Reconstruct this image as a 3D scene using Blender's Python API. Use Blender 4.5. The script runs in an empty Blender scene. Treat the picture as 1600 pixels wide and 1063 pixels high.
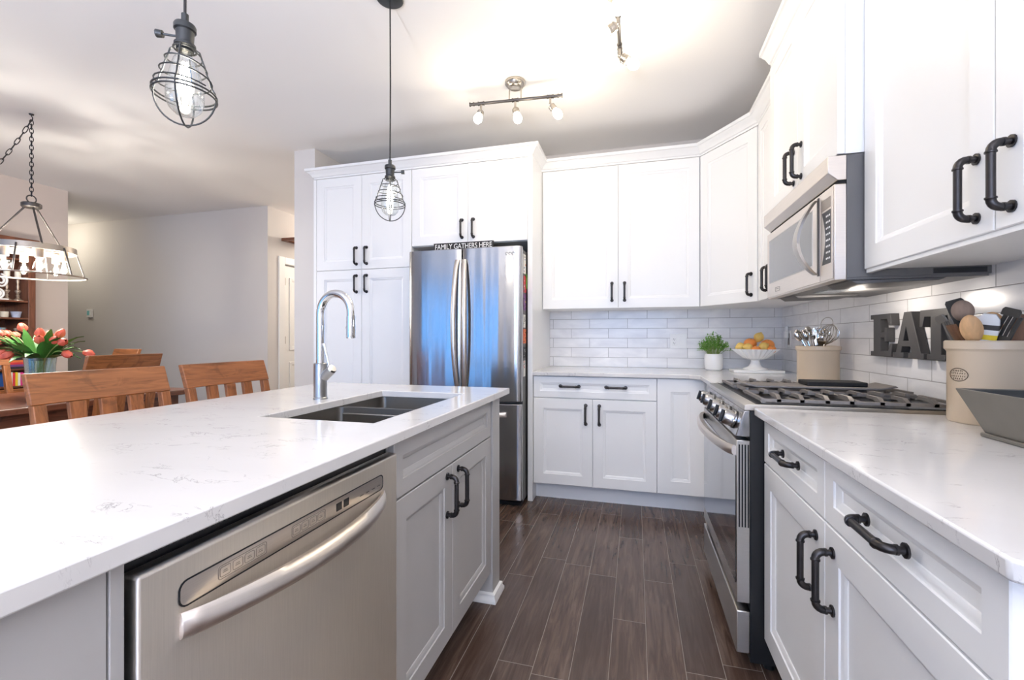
import bpy, bmesh, math, random
from mathutils import Vector, Matrix
R = math.radians
PI = math.pi
SC = bpy.context.scene
COL = SC.collection
random.seed(7)

# ------------------------------------------------------------------ camera, world, lights, exposure
cam_d = bpy.data.cameras.new('camera')
cam_d.sensor_width = 36.0
cam_d.lens = 700.0 / 1600.0 * 36.0
cam_d.shift_y = -3.5 / 1600.0
cam_d.clip_start = 0.02
cam = bpy.data.objects.new('camera', cam_d)
COL.objects.link(cam)
cam.location = (0, 0, 1.154)
cam.rotation_euler = (R(90), 0, R(15.41))
SC.camera = cam

W = bpy.data.worlds.new('world')
SC.world = W
W.use_nodes = True
bg = W.node_tree.nodes['Background']
bg.inputs[0].default_value = (0.30, 0.55, 1.0, 1)
bg.inputs[1].default_value = 0.5

SC.view_settings.view_transform = 'Standard'
SC.view_settings.look = 'None'
SC.view_settings.exposure = 1.1
SC.view_settings.gamma = 1.0
SC.cycles.max_bounces = 9
SC.cycles.diffuse_bounces = 6
SC.cycles.sample_clamp_indirect = 4.0
SC.cycles.caustics_reflective = False
SC.cycles.caustics_refractive = False

DAY = (0.15, 0.46, 1.0)
WARM = (1.0, 0.84, 0.60)


def area(name, loc, sx, sy, rot, power, color):
    l = bpy.data.lights.new(name, 'AREA')
    l.shape = 'RECTANGLE'
    l.size, l.size_y = sx, sy
    l.energy, l.color = power, color
    o = bpy.data.objects.new(name, l)
    o.location, o.rotation_euler = loc, rot
    COL.objects.link(o)
    return o


def bulb_light(name, loc, power, color=WARM, rad=0.03, parent=None, off=(0, 0, 0)):
    l = bpy.data.lights.new(name, 'POINT')
    l.energy, l.color, l.shadow_soft_size = power, color, rad
    o = bpy.data.objects.new(name, l)
    o.location = Vector(loc) - Vector(off)
    o.parent = parent
    COL.objects.link(o)
    return o


# daylight outside the glass doors and the window in the wall behind the camera
area('daylight_door', (-4.1, -3.16, 1.15), 2.95, 2.25, (R(90), 0, 0), 24, DAY)
area('daylight_window', (-0.25, -3.16, 1.55), 2.05, 1.25, (R(90), 0, 0), 24, DAY)
# added unseen spot behind the camera, aimed up for soft fill off the ceiling
def upward_fill(name, loc, power, color):
    l = bpy.data.lights.new(name, 'SPOT')
    l.energy, l.color, l.shadow_soft_size = power, color, 0.12
    l.spot_size, l.spot_blend = R(150), 0.6
    o = bpy.data.objects.new(name, l)
    o.location, o.rotation_euler = loc, (R(180), 0, 0)
    COL.objects.link(o)


upward_fill('ceiling_bounce_fill', (-0.4, -2.6, 0.40), 610, (.88, .90, 1))

# ------------------------------------------------------------------ materials
M = {}


def lin(c):
    return tuple(((v / 255) / 12.92 if v / 255 <= 0.04045 else ((v / 255 + 0.055) / 1.055) ** 2.4) for v in c)


def base_mat(name):
    m = bpy.data.materials.new(name)
    m.use_nodes = True
    nt = m.node_tree
    b = nt.nodes['Principled BSDF']
    M[name] = m
    return m, nt, b


def N(nt, t, **kw):
    n = nt.nodes.new(t)
    for k, v in kw.items():
        setattr(n, k, v)
    return n


def math_n(nt, op, a, b=None, c=None):
    n = nt.nodes.new('ShaderNodeMath')
    n.operation = op
    for i, v in enumerate((a, b, c)):
        if v is None:
            continue
        if isinstance(v, (int, float)):
            n.inputs[i].default_value = v
        else:
            nt.links.new(v, n.inputs[i])
    return n.outputs[0]


def mixc(nt, fac, a, b):
    n = nt.nodes.new('ShaderNodeMix')
    n.data_type = 'RGBA'
    for s, v in ((n.inputs[0], fac), (n.inputs[6], a), (n.inputs[7], b)):
        if isinstance(v, (int, float)):
            s.default_value = v
        elif isinstance(v, tuple):
            s.default_value = (*v[:3], 1)
        else:
            nt.links.new(v, s)
    return n.outputs[2]


def coords(nt, scale=(1, 1, 1), src='Object', rot=(0, 0, 0)):
    tc = N(nt, 'ShaderNodeTexCoord')
    mp = N(nt, 'ShaderNodeMapping')
    mp.inputs['Scale'].default_value = scale
    mp.inputs['Rotation'].default_value = rot
    nt.links.new(tc.outputs[src], mp.inputs[0])
    return mp.outputs[0]


def noise(nt, vec, scale=5, detail=3, dist=0.0, rough=0.5):
    n = N(nt, 'ShaderNodeTexNoise')
    n.inputs['Scale'].default_value = scale
    n.inputs['Detail'].default_value = detail
    n.inputs['Distortion'].default_value = dist
    n.inputs['Roughness'].default_value = rough
    nt.links.new(vec, n.inputs['Vector'])
    return n.outputs[0]


def ramp(nt, fac, stops):
    n = N(nt, 'ShaderNodeValToRGB')
    e = n.color_ramp.elements
    while len(e) < len(stops):
        e.new(0.5)
    for el, (p, c) in zip(e, stops):
        el.position = p
        el.color = (*c[:3], 1) if isinstance(c, tuple) else (c, c, c, 1)
    nt.links.new(fac, n.inputs[0])
    return n.outputs[0]


def bump(nt, b, h, strength=0.1, dist=0.002):
    n = N(nt, 'ShaderNodeBump')
    n.inputs['Strength'].default_value = strength
    n.inputs['Distance'].default_value = dist
    nt.links.new(h, n.inputs['Height'])
    nt.links.new(n.outputs[0], b.inputs['Normal'])


def pm(name, rgb, rough=0.5, metal=0.0, var=0.05, scale=12, stretch=(1, 1, 1), bmp=0.0, aniso=0.0, coat=0.0, ior=1.45, bdist=0.002):
    """plain surface with a small noise variation in its own colour"""
    m, nt, b = base_mat(name)
    c = lin(rgb)
    v = coords(nt, stretch)
    n = noise(nt, v, scale, 3)
    lo = tuple(x * (1 - var) for x in c)
    hi = tuple(min(1, x * (1 + var)) for x in c)
    nt.links.new(mixc(nt, n, lo, hi), b.inputs['Base Color'])
    b.inputs['Roughness'].default_value = rough
    b.inputs['Metallic'].default_value = metal
    b.inputs['IOR'].default_value = ior
    if coat:
        b.inputs['Coat Weight'].default_value = coat
        b.inputs['Coat Roughness'].default_value = 0.08
    if aniso:
        b.inputs['Anisotropic'].default_value = aniso
    if bmp:
        bump(nt, b, n, bmp, bdist)
    return m


pm('cabinet_white', (243, 243, 242), 0.32, var=0.01, scale=4)
pm('cabinet_inside', (225, 222, 216), 0.5, var=0.02)
pm('island_grey', (182, 180, 178), 0.36, var=0.02, scale=4)
pm('trim_white', (240, 239, 236), 0.4, var=0.01)
pm('wall_paint', (216, 211, 206), 0.85, var=0.015, scale=2)
pm('wall_warm', (218, 206, 198), 0.85, var=0.015, scale=2)
pm('ceiling_paint', (242, 240, 238), 0.9, var=0.01, scale=2)
pm('pipe_black', (66, 64, 65), 0.34, metal=0.9, var=0.15, scale=60)
pm('lamp_black', (62, 64, 66), 0.38, metal=0.6, var=0.2, scale=60)
pm('dark_bronze', (88, 84, 82), 0.38, metal=0.8, var=0.15, scale=40)
pm('nickel', (178, 172, 164), 0.3, metal=1.0, var=0.06, scale=30)
pm('chrome', (225, 226, 228), 0.06, metal=1.0, var=0.01)
pm('brushed_faucet', (172, 172, 172), 0.28, metal=1.0, var=0.05, scale=30)
pm('iron', (138, 132, 127), 0.5, metal=0.5, var=0.15, scale=80, bmp=0.1)
pm('iron_black', (30, 29, 29), 0.75, var=0.5, scale=160, bmp=0.6)
pm('enamel_black', (26, 27, 31), 0.3, var=0.2, scale=50)
pm('body_black', (22, 23, 26), 0.4, var=0.2, scale=50)
pm('grey_side', (105, 104, 104), 0.45, metal=0.3, var=0.05)
pm('glass_black', (20, 20, 22), 0.04, var=0.1, coat=1.0)
pm('dark_gap', (14, 14, 15), 0.8, var=0.1)
pm('plastic_white', (240, 240, 238), 0.35, var=0.01)
pm('ceramic_white', (243, 242, 240), 0.18, var=0.01)
pm('stoneware', (202, 184, 160), 0.3, var=0.06, scale=9, bmp=0.05)
pm('stamp', (84, 68, 52), 0.6, var=0.2)
pm('letter_grey', (72, 70, 69), 0.5, var=0.1, scale=30, bmp=0.05)
pm('tray_grey', (112, 108, 100), 0.42, metal=0.2, var=0.08, scale=25)
pm('tray_dark', (58, 60, 60), 0.45, var=0.1)
pm('wood_pale', (214, 170, 122), 0.55, var=0.25, scale=9, stretch=(14, 14, 1.5), bmp=0.1)
pm('wood_grey', (150, 128, 112), 0.65, var=0.3, scale=30, stretch=(3, 3, 1), bmp=0.15)
pm('wood_brown', (112, 76, 50), 0.5, var=0.4, scale=10, stretch=(10, 10, 1.2), bmp=0.1)
pm('silicone_grey', (116, 112, 106), 0.5, var=0.06)
pm('silicone_dark', (62, 60, 58), 0.5, var=0.08)
pm('silver', (214, 208, 200), 0.16, metal=1.0, var=0.1, scale=50)
pm('leaf', (98, 152, 56), 0.4, var=0.45, scale=40)
pm('leaf_tulip', (70, 128, 54), 0.4, var=0.35, scale=14, stretch=(8, 8, 1))
pm('stem', (142, 164, 92), 0.5, var=0.1)
pm('soil', (58, 44, 34), 0.9, var=0.3, scale=80)
pm('tulip', (240, 112, 88), 0.45, var=0.3, scale=22, stretch=(3, 3, 1))
pm('orange_peel', (238, 150, 76), 0.4, var=0.12, scale=60, bmp=0.12)
pm('lemon_peel', (232, 196, 108), 0.4, var=0.12, scale=60, bmp=0.12)
pm('candle', (244, 238, 222), 0.4, var=0.02)
pm('antique_silver', (176, 160, 144), 0.4, metal=0.6, var=0.2, scale=40)
pm('china_blue', (176, 184, 206), 0.25, var=0.45, scale=34)
pm('china_cream', (216, 208, 192), 0.25, var=0.3, scale=30)
pm('paper_art', (150, 136, 122), 0.7, var=0.4, scale=40)
pm('galv', (176, 166, 154), 0.4, metal=0.7, var=0.2, scale=14)
pm('sign_black', (40, 38, 38), 0.6, var=0.2)
pm('lamp_socket', (164, 150, 136), 0.45, metal=0.5, var=0.15)
pm('screen_teal', (140, 214, 216), 0.3, var=0.1)
pm('button_grey', (150, 142, 134), 0.4, metal=0.6, var=0.1)
pm('toe_white', (240, 241, 243), 0.45, var=0.01)
for i, c in enumerate([(214, 60, 70), (70, 120, 190), (240, 210, 60), (60, 160, 170), (220, 60, 140), (235, 232, 225), (40, 40, 48), (230, 120, 70), (120, 70, 130)]):
    pm('cover%d' % i, c, 0.5, var=0.1)


def quartz(name):
    m, nt, b = base_mat(name)
    v = coords(nt, (1.0, 2.2, 1.0))
    n1 = noise(nt, v, 6.0, 8, 1.6, 0.62)
    band = math_n(nt, 'ABSOLUTE', math_n(nt, 'SUBTRACT', n1, 0.5))
    vein = ramp(nt, band, [(0.0, 1.0), (0.011, 0.0)])
    msk = ramp(nt, noise(nt, v, 9.0, 4), [(0.53, 0.0), (0.64, 1.0)])
    f = math_n(nt, 'MULTIPLY', vein, msk)
    cloud = noise(nt, v, 3.0, 5)
    basec = mixc(nt, cloud, lin((212, 210, 208)), lin((226, 224, 222)))
    nt.links.new(mixc(nt, math_n(nt, 'MULTIPLY', f, 0.75), basec, lin((128, 122, 124))), b.inputs['Base Color'])
    b.inputs['Roughness'].default_value = 0.13
    b.inputs['IOR'].default_value = 1.55
    return m


quartz('quartz')


def steel(name, rgb=(190, 186, 181), rough=0.26, stretch=(1, 1, 60), wave=0.0, aniso=0.0):
    """brushed stainless steel: fine grain, and optional slow waves of the sheet"""
    m, nt, b = base_mat(name)
    c = lin(rgb)
    v = coords(nt, stretch)
    n = noise(nt, v, 14, 4)
    nt.links.new(mixc(nt, n, tuple(x * 0.9 for x in c), tuple(min(1, x * 1.08) for x in c)), b.inputs['Base Color'])
    b.inputs['Metallic'].default_value = 1.0
    b.inputs['Roughness'].default_value = rough
    if aniso:
        tg = N(nt, 'ShaderNodeTangent', direction_type='RADIAL', axis='Z')
        nt.links.new(tg.outputs[0], b.inputs['Tangent'])
        b.inputs['Anisotropic'].default_value = aniso
        b.inputs['Anisotropic Rotation'].default_value = 0.25
    if wave:
        w = noise(nt, coords(nt, (1, 1, 0.03)), 9.0, 1)
        bump(nt, b, w, 1.0, wave)
    return m


steel('steel', rough=.36, aniso=.8)
steel('steel_fridge', (168, 168, 170), 0.17, (60, 60, 1), 0.012, .8)
steel('steel_warm', (222, 214, 206), 0.34)
steel('steel_sink', (150, 146, 140), 0.33, (20, 20, 20))
steel('steel_dishwasher', (238, 232, 224), 0.46, (1, 60, 1), 0.0012, .85)


def wood(name, rgb, axis='Y', rough=0.38):
    m, nt, b = base_mat(name)
    st = {'X': (1.2, 16, 16), 'Y': (16, 1.2, 16), 'Z': (16, 16, 1.2)}[axis]
    v = coords(nt, st)
    g = noise(nt, v, 3.0, 6, 1.2, 0.6)
    c = lin(rgb)
    colr = ramp(nt, g, [(0.25, tuple(x * 0.42 for x in c)), (0.5, c), (0.75, tuple(min(1, x * 1.45) for x in c))])
    k = noise(nt, coords(nt, (5, 5, 5)), 2.0, 4, 2.0)
    kf = ramp(nt, k, [(0.6, 0.0), (0.75, 0.6)])
    nt.links.new(mixc(nt, kf, colr, tuple(x * 0.3 for x in c)), b.inputs['Base Color'])
    b.inputs['Roughness'].default_value = rough
    bump(nt, b, g, 0.08, 0.002)
    return m


for ax in 'XYZ':
    wood('wood_' + ax, (152, 94, 54), ax)
    wood('wooddark_' + ax, (112, 68, 48), ax, 0.3)


def tiles(name, along, across, length, width, along0, across0, gap, random_off, tone, grout, rough, bmp, stepped=0.5):
    """planks or tiles laid in rows; along/across are axis letters"""
    m, nt, b = base_mat(name)
    tc = N(nt, 'ShaderNodeTexCoord')
    sp = N(nt, 'ShaderNodeSeparateXYZ')
    nt.links.new(tc.outputs['Object'], sp.inputs[0])
    a = math_n(nt, 'SUBTRACT', sp.outputs[along], along0)
    c = math_n(nt, 'SUBTRACT', sp.outputs[across], across0)
    rr = math_n(nt, 'DIVIDE', c, width)
    row = math_n(nt, 'FLOOR', rr)
    if random_off:
        wn = N(nt, 'ShaderNodeTexWhiteNoise', noise_dimensions='1D')
        nt.links.new(row, wn.inputs['W'])
        off = wn.outputs[0]
    else:
        off = math_n(nt, 'MULTIPLY', math_n(nt, 'FLOORED_MODULO', row, 2.0), stepped)
    aa = math_n(nt, 'ADD', math_n(nt, 'DIVIDE', a, length), off)
    colid = math_n(nt, 'FLOOR', aa)
    fa = math_n(nt, 'MULTIPLY', math_n(nt, 'SUBTRACT', aa, colid), length)
    fc = math_n(nt, 'MULTIPLY', math_n(nt, 'SUBTRACT', rr, row), width)
    ea = math_n(nt, 'MINIMUM', fa, math_n(nt, 'SUBTRACT', length, fa))
    ec = math_n(nt, 'MINIMUM', fc, math_n(nt, 'SUBTRACT', width, fc))
    e = math_n(nt, 'MINIMUM', ea, ec)
    g = math_n(nt, 'LESS_THAN', e, gap)
    cb = N(nt, 'ShaderNodeCombineXYZ')
    nt.links.new(row, cb.inputs[0])
    nt.links.new(colid, cb.inputs[1])
    w2 = N(nt, 'ShaderNodeTexWhiteNoise', noise_dimensions='3D')
    nt.links.new(cb.outputs[0], w2.inputs['Vector'])
    col = tone(nt, sp, w2, row, colid)
    nt.links.new(mixc(nt, g, col, grout), b.inputs['Base Color'])
    nt.links.new(math_n(nt, 'ADD', math_n(nt, 'MULTIPLY', g, 0.5), rough), b.inputs['Roughness'])
    hh = math_n(nt, 'MINIMUM', math_n(nt, 'DIVIDE', e, gap * 2.2), 1.0)
    bump(nt, b, hh, bmp, 0.0015)
    return m


def floor_tone(nt, sp, wn, row, colid):
    sh = N(nt, 'ShaderNodeCombineXYZ')
    nt.links.new(math_n(nt, 'MULTIPLY', sp.outputs[0], 26.0), sh.inputs[0])
    nt.links.new(math_n(nt, 'MULTIPLY', sp.outputs[1], 2.0), sh.inputs[1])
    nt.links.new(math_n(nt, 'MULTIPLY', wn.outputs[0], 40.0), sh.inputs[2])
    g = noise(nt, sh.outputs[0], 2.0, 6, 0.8, 0.6)
    a = ramp(nt, g, [(0.28, lin((62, 46, 38))), (0.5, lin((90, 72, 62))), (0.72, lin((116, 97, 86)))])
    return mixc(nt, math_n(nt, 'MULTIPLY', wn.outputs[0], 0.6), a, lin((66, 50, 43)))


def tile_tone(nt, sp, wn, row, colid):
    sh = N(nt, 'ShaderNodeCombineXYZ')
    nt.links.new(math_n(nt, 'ADD', sp.outputs[0], sp.outputs[1]), sh.inputs[0])
    nt.links.new(math_n(nt, 'MULTIPLY', sp.outputs[2], 3.0), sh.inputs[1])
    nt.links.new(math_n(nt, 'MULTIPLY', wn.outputs[0], 9.0), sh.inputs[2])
    g = noise(nt, sh.outputs[0], 4.0, 4, 1.0)
    return ramp(nt, g, [(0.3, lin((226, 225, 226))), (0.7, lin((243, 242, 241)))])


tiles('floor_planks', 'Y', 'X', 0.78, 0.1285, 0.0, -0.0892, 0.0011, True, floor_tone, lin((142, 130, 120)), 0.26, 0.25)
tiles('tile_back', 'X', 'Z', 0.3035, 0.0785, -0.366, 0.915, 0.0013, False, tile_tone, lin((150, 146, 144)), 0.20, 0.4)
tiles('tile_right', 'Y', 'Z', 0.3035, 0.0785, 2.146, 0.915, 0.0013, False, tile_tone, lin((150, 146, 144)), 0.20, 0.4)


def clear_glass(name, tint=(1, 1, 1), rough=0.02, amount=0.12, edge=0.6):
    """thin clear glass: lets light through, with a Fresnel gloss"""
    m, nt, b = base_mat(name)
    nt.nodes.remove(b)
    out = nt.nodes['Material Output']
    t = N(nt, 'ShaderNodeBsdfTransparent')
    t.inputs[0].default_value = (*tint, 1)
    g = N(nt, 'ShaderNodeBsdfGlossy')
    g.inputs['Roughness'].default_value = rough
    lw = N(nt, 'ShaderNodeLayerWeight')
    lw.inputs[0].default_value = 0.35
    mx = N(nt, 'ShaderNodeMixShader')
    nt.links.new(math_n(nt, 'ADD', math_n(nt, 'MULTIPLY', lw.outputs[1], edge), amount * 0.4), mx.inputs[0])
    nt.links.new(t.outputs[0], mx.inputs[1])
    nt.links.new(g.outputs[0], mx.inputs[2])
    nt.links.new(mx.outputs[0], out.inputs[0])
    return m


clear_glass('glass_clear', (0.97, 0.99, 0.99))
clear_glass('glass_bulb', (0.98, 0.99, 0.98), 0.02, 0.02, 0.22)
clear_glass('glass_pane', (0.92, 0.97, 1.0), 0.0, 0.1)
clear_glass('glass_vase', (0.80, 0.92, 0.92), 0.05, 0.5)


def emit(name, color, strength):
    m, nt, b = base_mat(name)
    b.inputs['Base Color'].default_value = (1, 1, 1, 1)
    b.inputs['Emission Color'].default_value = (*color, 1)
    b.inputs['Emission Strength'].default_value = strength
    return m


emit('bulb_on', (1.0, 0.95, 0.86), 9.0)
emit('filament', (1.0, 0.93, 0.82), 18.0)
emit('filament_amber', (1.0, 0.80, 0.5), 8.0)

# ------------------------------------------------------------------ mesh building helpers


def FR_back(yf, x0=0.0, z0=0.0):      # face looking to -Y; u = +X, v = +Z, w = out
    return Matrix(((1, 0, 0, x0), (0, 0, -1, yf), (0, 1, 0, z0), (0, 0, 0, 1)))


def FR_right(xf, y0=0.0, z0=0.0):     # face looking to -X; u = +Y
    return Matrix(((0, 0, -1, xf), (1, 0, 0, y0), (0, 1, 0, z0), (0, 0, 0, 1)))


def FR_left(xf, y0=0.0, z0=0.0):      # face looking to +X; u = +Y
    return Matrix(((0, 0, 1, xf), (1, 0, 0, y0), (0, 1, 0, z0), (0, 0, 0, 1)))


def FR_dir(p, d, n, z0=0.0):          # face through p along d with outward normal n
    return Matrix(((d[0], 0, n[0], p[0]), (d[1], 0, n[1], p[1]), (0, 1, 0, z0), (0, 0, 0, 1)))


class MB:
    def __init__(s, mx=None):
        s.bm = bmesh.new()
        s.mx = mx or Matrix()

    def at(s, mx):
        s.mx = mx
        return s

    def v(s, p):
        return s.bm.verts.new(s.mx @ Vector(p))

    def f(s, vs, mi=0):
        try:
            fc = s.bm.faces.new(vs)
            fc.material_index = mi
            return fc
        except ValueError:
            return None

    def box(s, a0, a1, b0, b1, c0, c1, mi=0):
        p = [s.v((x, y, z)) for x in (a0, a1) for y in (b0, b1) for z in (c0, c1)]
        for q in ((0, 1, 3, 2), (4, 6, 7, 5), (0, 4, 5, 1), (2, 3, 7, 6), (0, 2, 6, 4), (1, 5, 7, 3)):
            s.f([p[i] for i in q], mi)
        return s

    def rings(s, rs, closed=True, cap0=True, cap1=True, mi=0, loop=False):
        vs = [[s.v(p) for p in r] for r in rs]
        n = len(vs[0])
        pairs = list(zip(vs, vs[1:])) + ([(vs[-1], vs[0])] if loop else [])
        for a, b in pairs:
            for i in range(n if closed else n - 1):
                j = (i + 1) % n
                s.f([a[i], a[j], b[j], b[i]], mi)
        if cap0 and not loop:
            s.f(vs[0][::-1], mi)
        if cap1 and not loop:
            s.f(vs[-1], mi)
        return s

    def tube(s, pts, r, seg=8, loop=False, cap=True, mi=0):
        pts = [Vector(p) for p in pts]
        n = len(pts)
        rad = r if isinstance(r, (list, tuple)) else [r] * n
        tang = []
        for i in range(n):
            a = pts[(i - 1) % n] if (loop or i > 0) else pts[i]
            b = pts[(i + 1) % n] if (loop or i < n - 1) else pts[i]
            t = b - a
            tang.append(t.normalized() if t.length > 1e-9 else Vector((0, 0, 1)))
        t0 = tang[0]
        up = Vector((0, 0, 1)) if abs(t0.z) < 0.9 else Vector((1, 0, 0))
        nrm = (up - t0 * up.dot(t0)).normalized()
        rs = []
        for i in range(n):
            t = tang[i]
            nrm = nrm - t * nrm.dot(t)
            nrm = nrm.normalized() if nrm.length > 1e-6 else t.orthogonal().normalized()
            bn = t.cross(nrm)
            rs.append([pts[i] + (nrm * math.cos(2 * PI * k / seg) + bn * math.sin(2 * PI * k / seg)) * rad[i] for k in range(seg)])
        return s.rings(rs, True, cap, cap, mi, loop)

    def cyl(s, p0, p1, r0, r1=None, seg=20, mi=0):
        return s.tube([p0, p1], [r0, r0 if r1 is None else r1], seg, mi=mi)

    def lathe(s, prof, c=(0, 0, 0), seg=32, mi=0, ax=None):
        """profile of (r, z) about a vertical axis at c (or axis matrix ax)"""
        c = Vector(c)
        rs = []
        for r, z in prof:
            ring = []
            for k in range(seg):
                p = Vector((max(r, 1e-5) * math.cos(2 * PI * k / seg), max(r, 1e-5) * math.sin(2 * PI * k / seg), z))
                ring.append((ax @ p if ax else p) + c)
            rs.append(ring)
        return s.rings(rs, mi=mi)

    def ell(s, c, rx, ry, rz, seg=14, rn=9, mi=0, rot=None):
        c = Vector(c)
        rs = []
        for i in range(rn + 1):
            th = PI * (0.02 + 0.96 * i / rn)
            ring = []
            for k in range(seg):
                p = Vector((rx * math.sin(th) * math.cos(2 * PI * k / seg), ry * math.sin(th) * math.sin(2 * PI * k / seg), -rz * math.cos(th)))
                ring.append((rot @ p if rot else p) + c)
            rs.append(ring)
        return s.rings(rs, mi=mi)

    def prism(s, poly, fn0, fn1, mi=0):
        a = [s.v(fn0(p)) for p in poly]
        b = [s.v(fn1(p)) for p in poly]
        n = len(a)
        for i in range(n):
            j = (i + 1) % n
            s.f([a[i], a[j], b[j], b[i]], mi)
        s.f(a[::-1], mi)
        s.f(b, mi)
        return s

    def zprism(s, poly, z0, z1, mi=0):
        return s.prism(poly, lambda p: (p[0], p[1], z0), lambda p: (p[0], p[1], z1), mi)

    def door(s, u0, u1, v0, v1, t=0.02, fr=0.07, w0=0.0):
        """framed door or drawer front with a stepped recess"""
        st = [(0, 0), (0, t - 0.002), (0.002, t), (fr, t), (fr + 0.0015, t - 0.004), (fr + 0.006, t - 0.005), (fr + 0.016, t - 0.0105), (fr + 0.0175, t - 0.0125)]
        rs = [[(u0 + i, v0 + i, w0 + w), (u1 - i, v0 + i, w0 + w), (u1 - i, v1 - i, w0 + w), (u0 + i, v1 - i, w0 + w)] for i, w in st]
        return s.rings(rs)

    def handle(s, cu, cv, w0, cc=0.128, horiz=False, rs=1.0):
        """black pipe-fitting pull: two flanges, two elbows and a bar"""
        h = cc / 2
        half = [(h, 0, .0125), (h, .0035, .0125), (h, .004, .0068), (h, .012, .0062), (h, .0122, .0088), (h, .0165, .0088), (h, .0168, .0078)]
        e = 0.016
        for k in range(0, 6):
            a = k / 5 * PI / 2
            half.append((h - e + e * math.cos(a), .018 + e * math.sin(a), .0082))
        half += [(h - e - .001, .034, .0098), (h - e - .004, .034, .0098), (h - e - .0045, .034, .0075)]
        path = half + [(-t, w, r) for t, w, r in half[::-1]]
        pts = [((cu + t, cv, w0 + w) if horiz else (cu, cv + t, w0 + w)) for t, w, r in path]
        return s.tube(pts, [r * rs for _, _, r in path], 12)


def finish(bm, name):
    bmesh.ops.recalc_face_normals(bm, faces=bm.faces)
    me = bpy.data.meshes.new(name)
    bm.to_mesh(me)
    bm.free()
    return me


def world_off(p):
    v = Vector((0, 0, 0))
    while p is not None:
        v += p.location
        p = p.parent
    return v


def put(name, me, mats, parent=None, bevel=0.0, seg=2, local=False, ang=38):
    if not isinstance(mats, (list, tuple)):
        mats = [mats]
    for m in mats:
        me.materials.append(M[m])
    if parent is not None and not local:
        me.transform(Matrix.Translation(-world_off(parent)))
    if len(me.polygons):
        me.polygons.foreach_set('use_smooth', [True] * len(me.polygons))
        me.set_sharp_from_angle(angle=R(ang))
    o = bpy.data.objects.new(name, me)
    COL.objects.link(o)
    o.parent = parent
    if bevel:
        b = o.modifiers.new('bevel', 'BEVEL')
        b.width, b.segments, b.limit_method, b.angle_limit = bevel, seg, 'ANGLE', R(40)
        b.harden_normals = False
    return o


def P(name, mb, mats, parent=None, **kw):
    return put(name, finish(mb.bm, name), mats, parent, **kw)


def tag(o, label, cat, group=None):
    o['label'], o['category'] = label, cat
    if group:
        o['group'] = group
    return o


def T(name, label, cat, loc=(0, 0, 0), group=None, rz=0.0):
    o = bpy.data.objects.new(name, None)
    o.empty_display_size = 0.05
    o.location = loc
    o.rotation_euler = (0, 0, rz)
    COL.objects.link(o)
    return tag(o, label, cat, group)


def thing(name, mb, mats, label, cat, group=None, origin=None, **kw):
    me = finish(mb.bm, name)
    if origin is not None:
        me.transform(Matrix.Translation(-Vector(origin)))
    o = put(name, me, mats, None, **kw)
    if origin is not None:
        o.location = origin
    return tag(o, label, cat, group)


def struct(name, mb, mats, **kw):
    o = P(name, mb, mats, None, **kw)
    o['kind'] = 'structure'
    return o


def kids(o):
    return [c for c in COL.objects if c.parent == o]


def copy_tree(o, parent=None):
    c = o.copy()
    COL.objects.link(c)
    c.parent = parent
    for ch in kids(o):
        copy_tree(ch, c)
    return c


def outline_mesh(polys, depth):
    """flat outlines (with holes) extruded to a solid, in the local XY plane"""
    cu = bpy.data.curves.new('outline', 'CURVE')
    cu.dimensions, cu.fill_mode, cu.extrude = '2D', 'BOTH', depth / 2
    for poly in polys:
        sp = cu.splines.new('POLY')
        sp.points.add(len(poly) - 1)
        for q, p in zip(sp.points, poly):
            q.co = (p[0], p[1], 0, 1)
        sp.use_cyclic_u = True
    return curve_mesh(cu)


def text_mesh(body, size, depth, spacing=1.0, align='CENTER'):
    cu = bpy.data.curves.new('lettering', 'FONT')
    cu.body, cu.size, cu.extrude, cu.align_x = body, size, depth / 2, align
    cu.space_character = spacing
    return curve_mesh(cu)


def curve_mesh(cu):
    ob = bpy.data.objects.new('tmp', cu)
    COL.objects.link(ob)
    dg = bpy.context.evaluated_depsgraph_get()
    me = bpy.data.meshes.new_from_object(ob.evaluated_get(dg))
    bpy.data.objects.remove(ob)
    bpy.data.curves.remove(cu)
    return me


def sweep(mb, prof, path):
    """sweep a (outward offset, z) profile along a plan path; outward is to the right of travel; mitred"""
    n = len(path)
    rs = []
    for i in range(n):
        p = Vector(path[i])
        d0 = (p - Vector(path[i - 1])).normalized() if i > 0 else None
        d1 = (Vector(path[i + 1]) - p).normalized() if i < n - 1 else None
        d0 = d0 or d1
        d1 = d1 or d0
        n0, n1 = Vector((d0.y, -d0.x)), Vector((d1.y, -d1.x))
        m = (n0 + n1).normalized()
        m = m / max(0.3, m.dot(n0))
        rs.append([(p.x + m.x * o, p.y + m.y * o, z) for o, z in prof])
    return mb.rings(rs)


# ------------------------------------------------------------------ room shell
CEIL, BY, RX = 2.70, 3.75, 1.056
struct('floor', MB().box(-9.2, RX + 0.15, -3.15, 7.0, -0.06, 0.0), 'floor_planks')
struct('ceiling', MB().box(-9.2, RX + 0.15, -3.15, 7.0, CEIL, CEIL + 0.1), 'ceiling_paint')
struct('wall_right', MB().box(RX, RX + 0.15, -3.0, BY + 0.15, 0, CEIL), 'wall_paint')
struct('wall_back', MB().box(-2.525, RX, BY, BY + 0.15, 0, CEIL), 'wall_paint')
struct('wall_partition', MB().box(-2.725, -2.525, 3.10, 7.0, 0, CEIL), 'wall_paint')
struct('wall_dining', MB().box(-9.2, -4.145, 4.29, 4.44, 0, CEIL), 'wall_paint')
struct('wall_left', MB().box(-5.89, -5.77, -3.0, 3.31, 0, CEIL), 'wall_warm')
struct('wall_far_left', MB().box(-9.2, -9.05, -3.0, 4.29, 0, CEIL), 'wall_paint')
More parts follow.
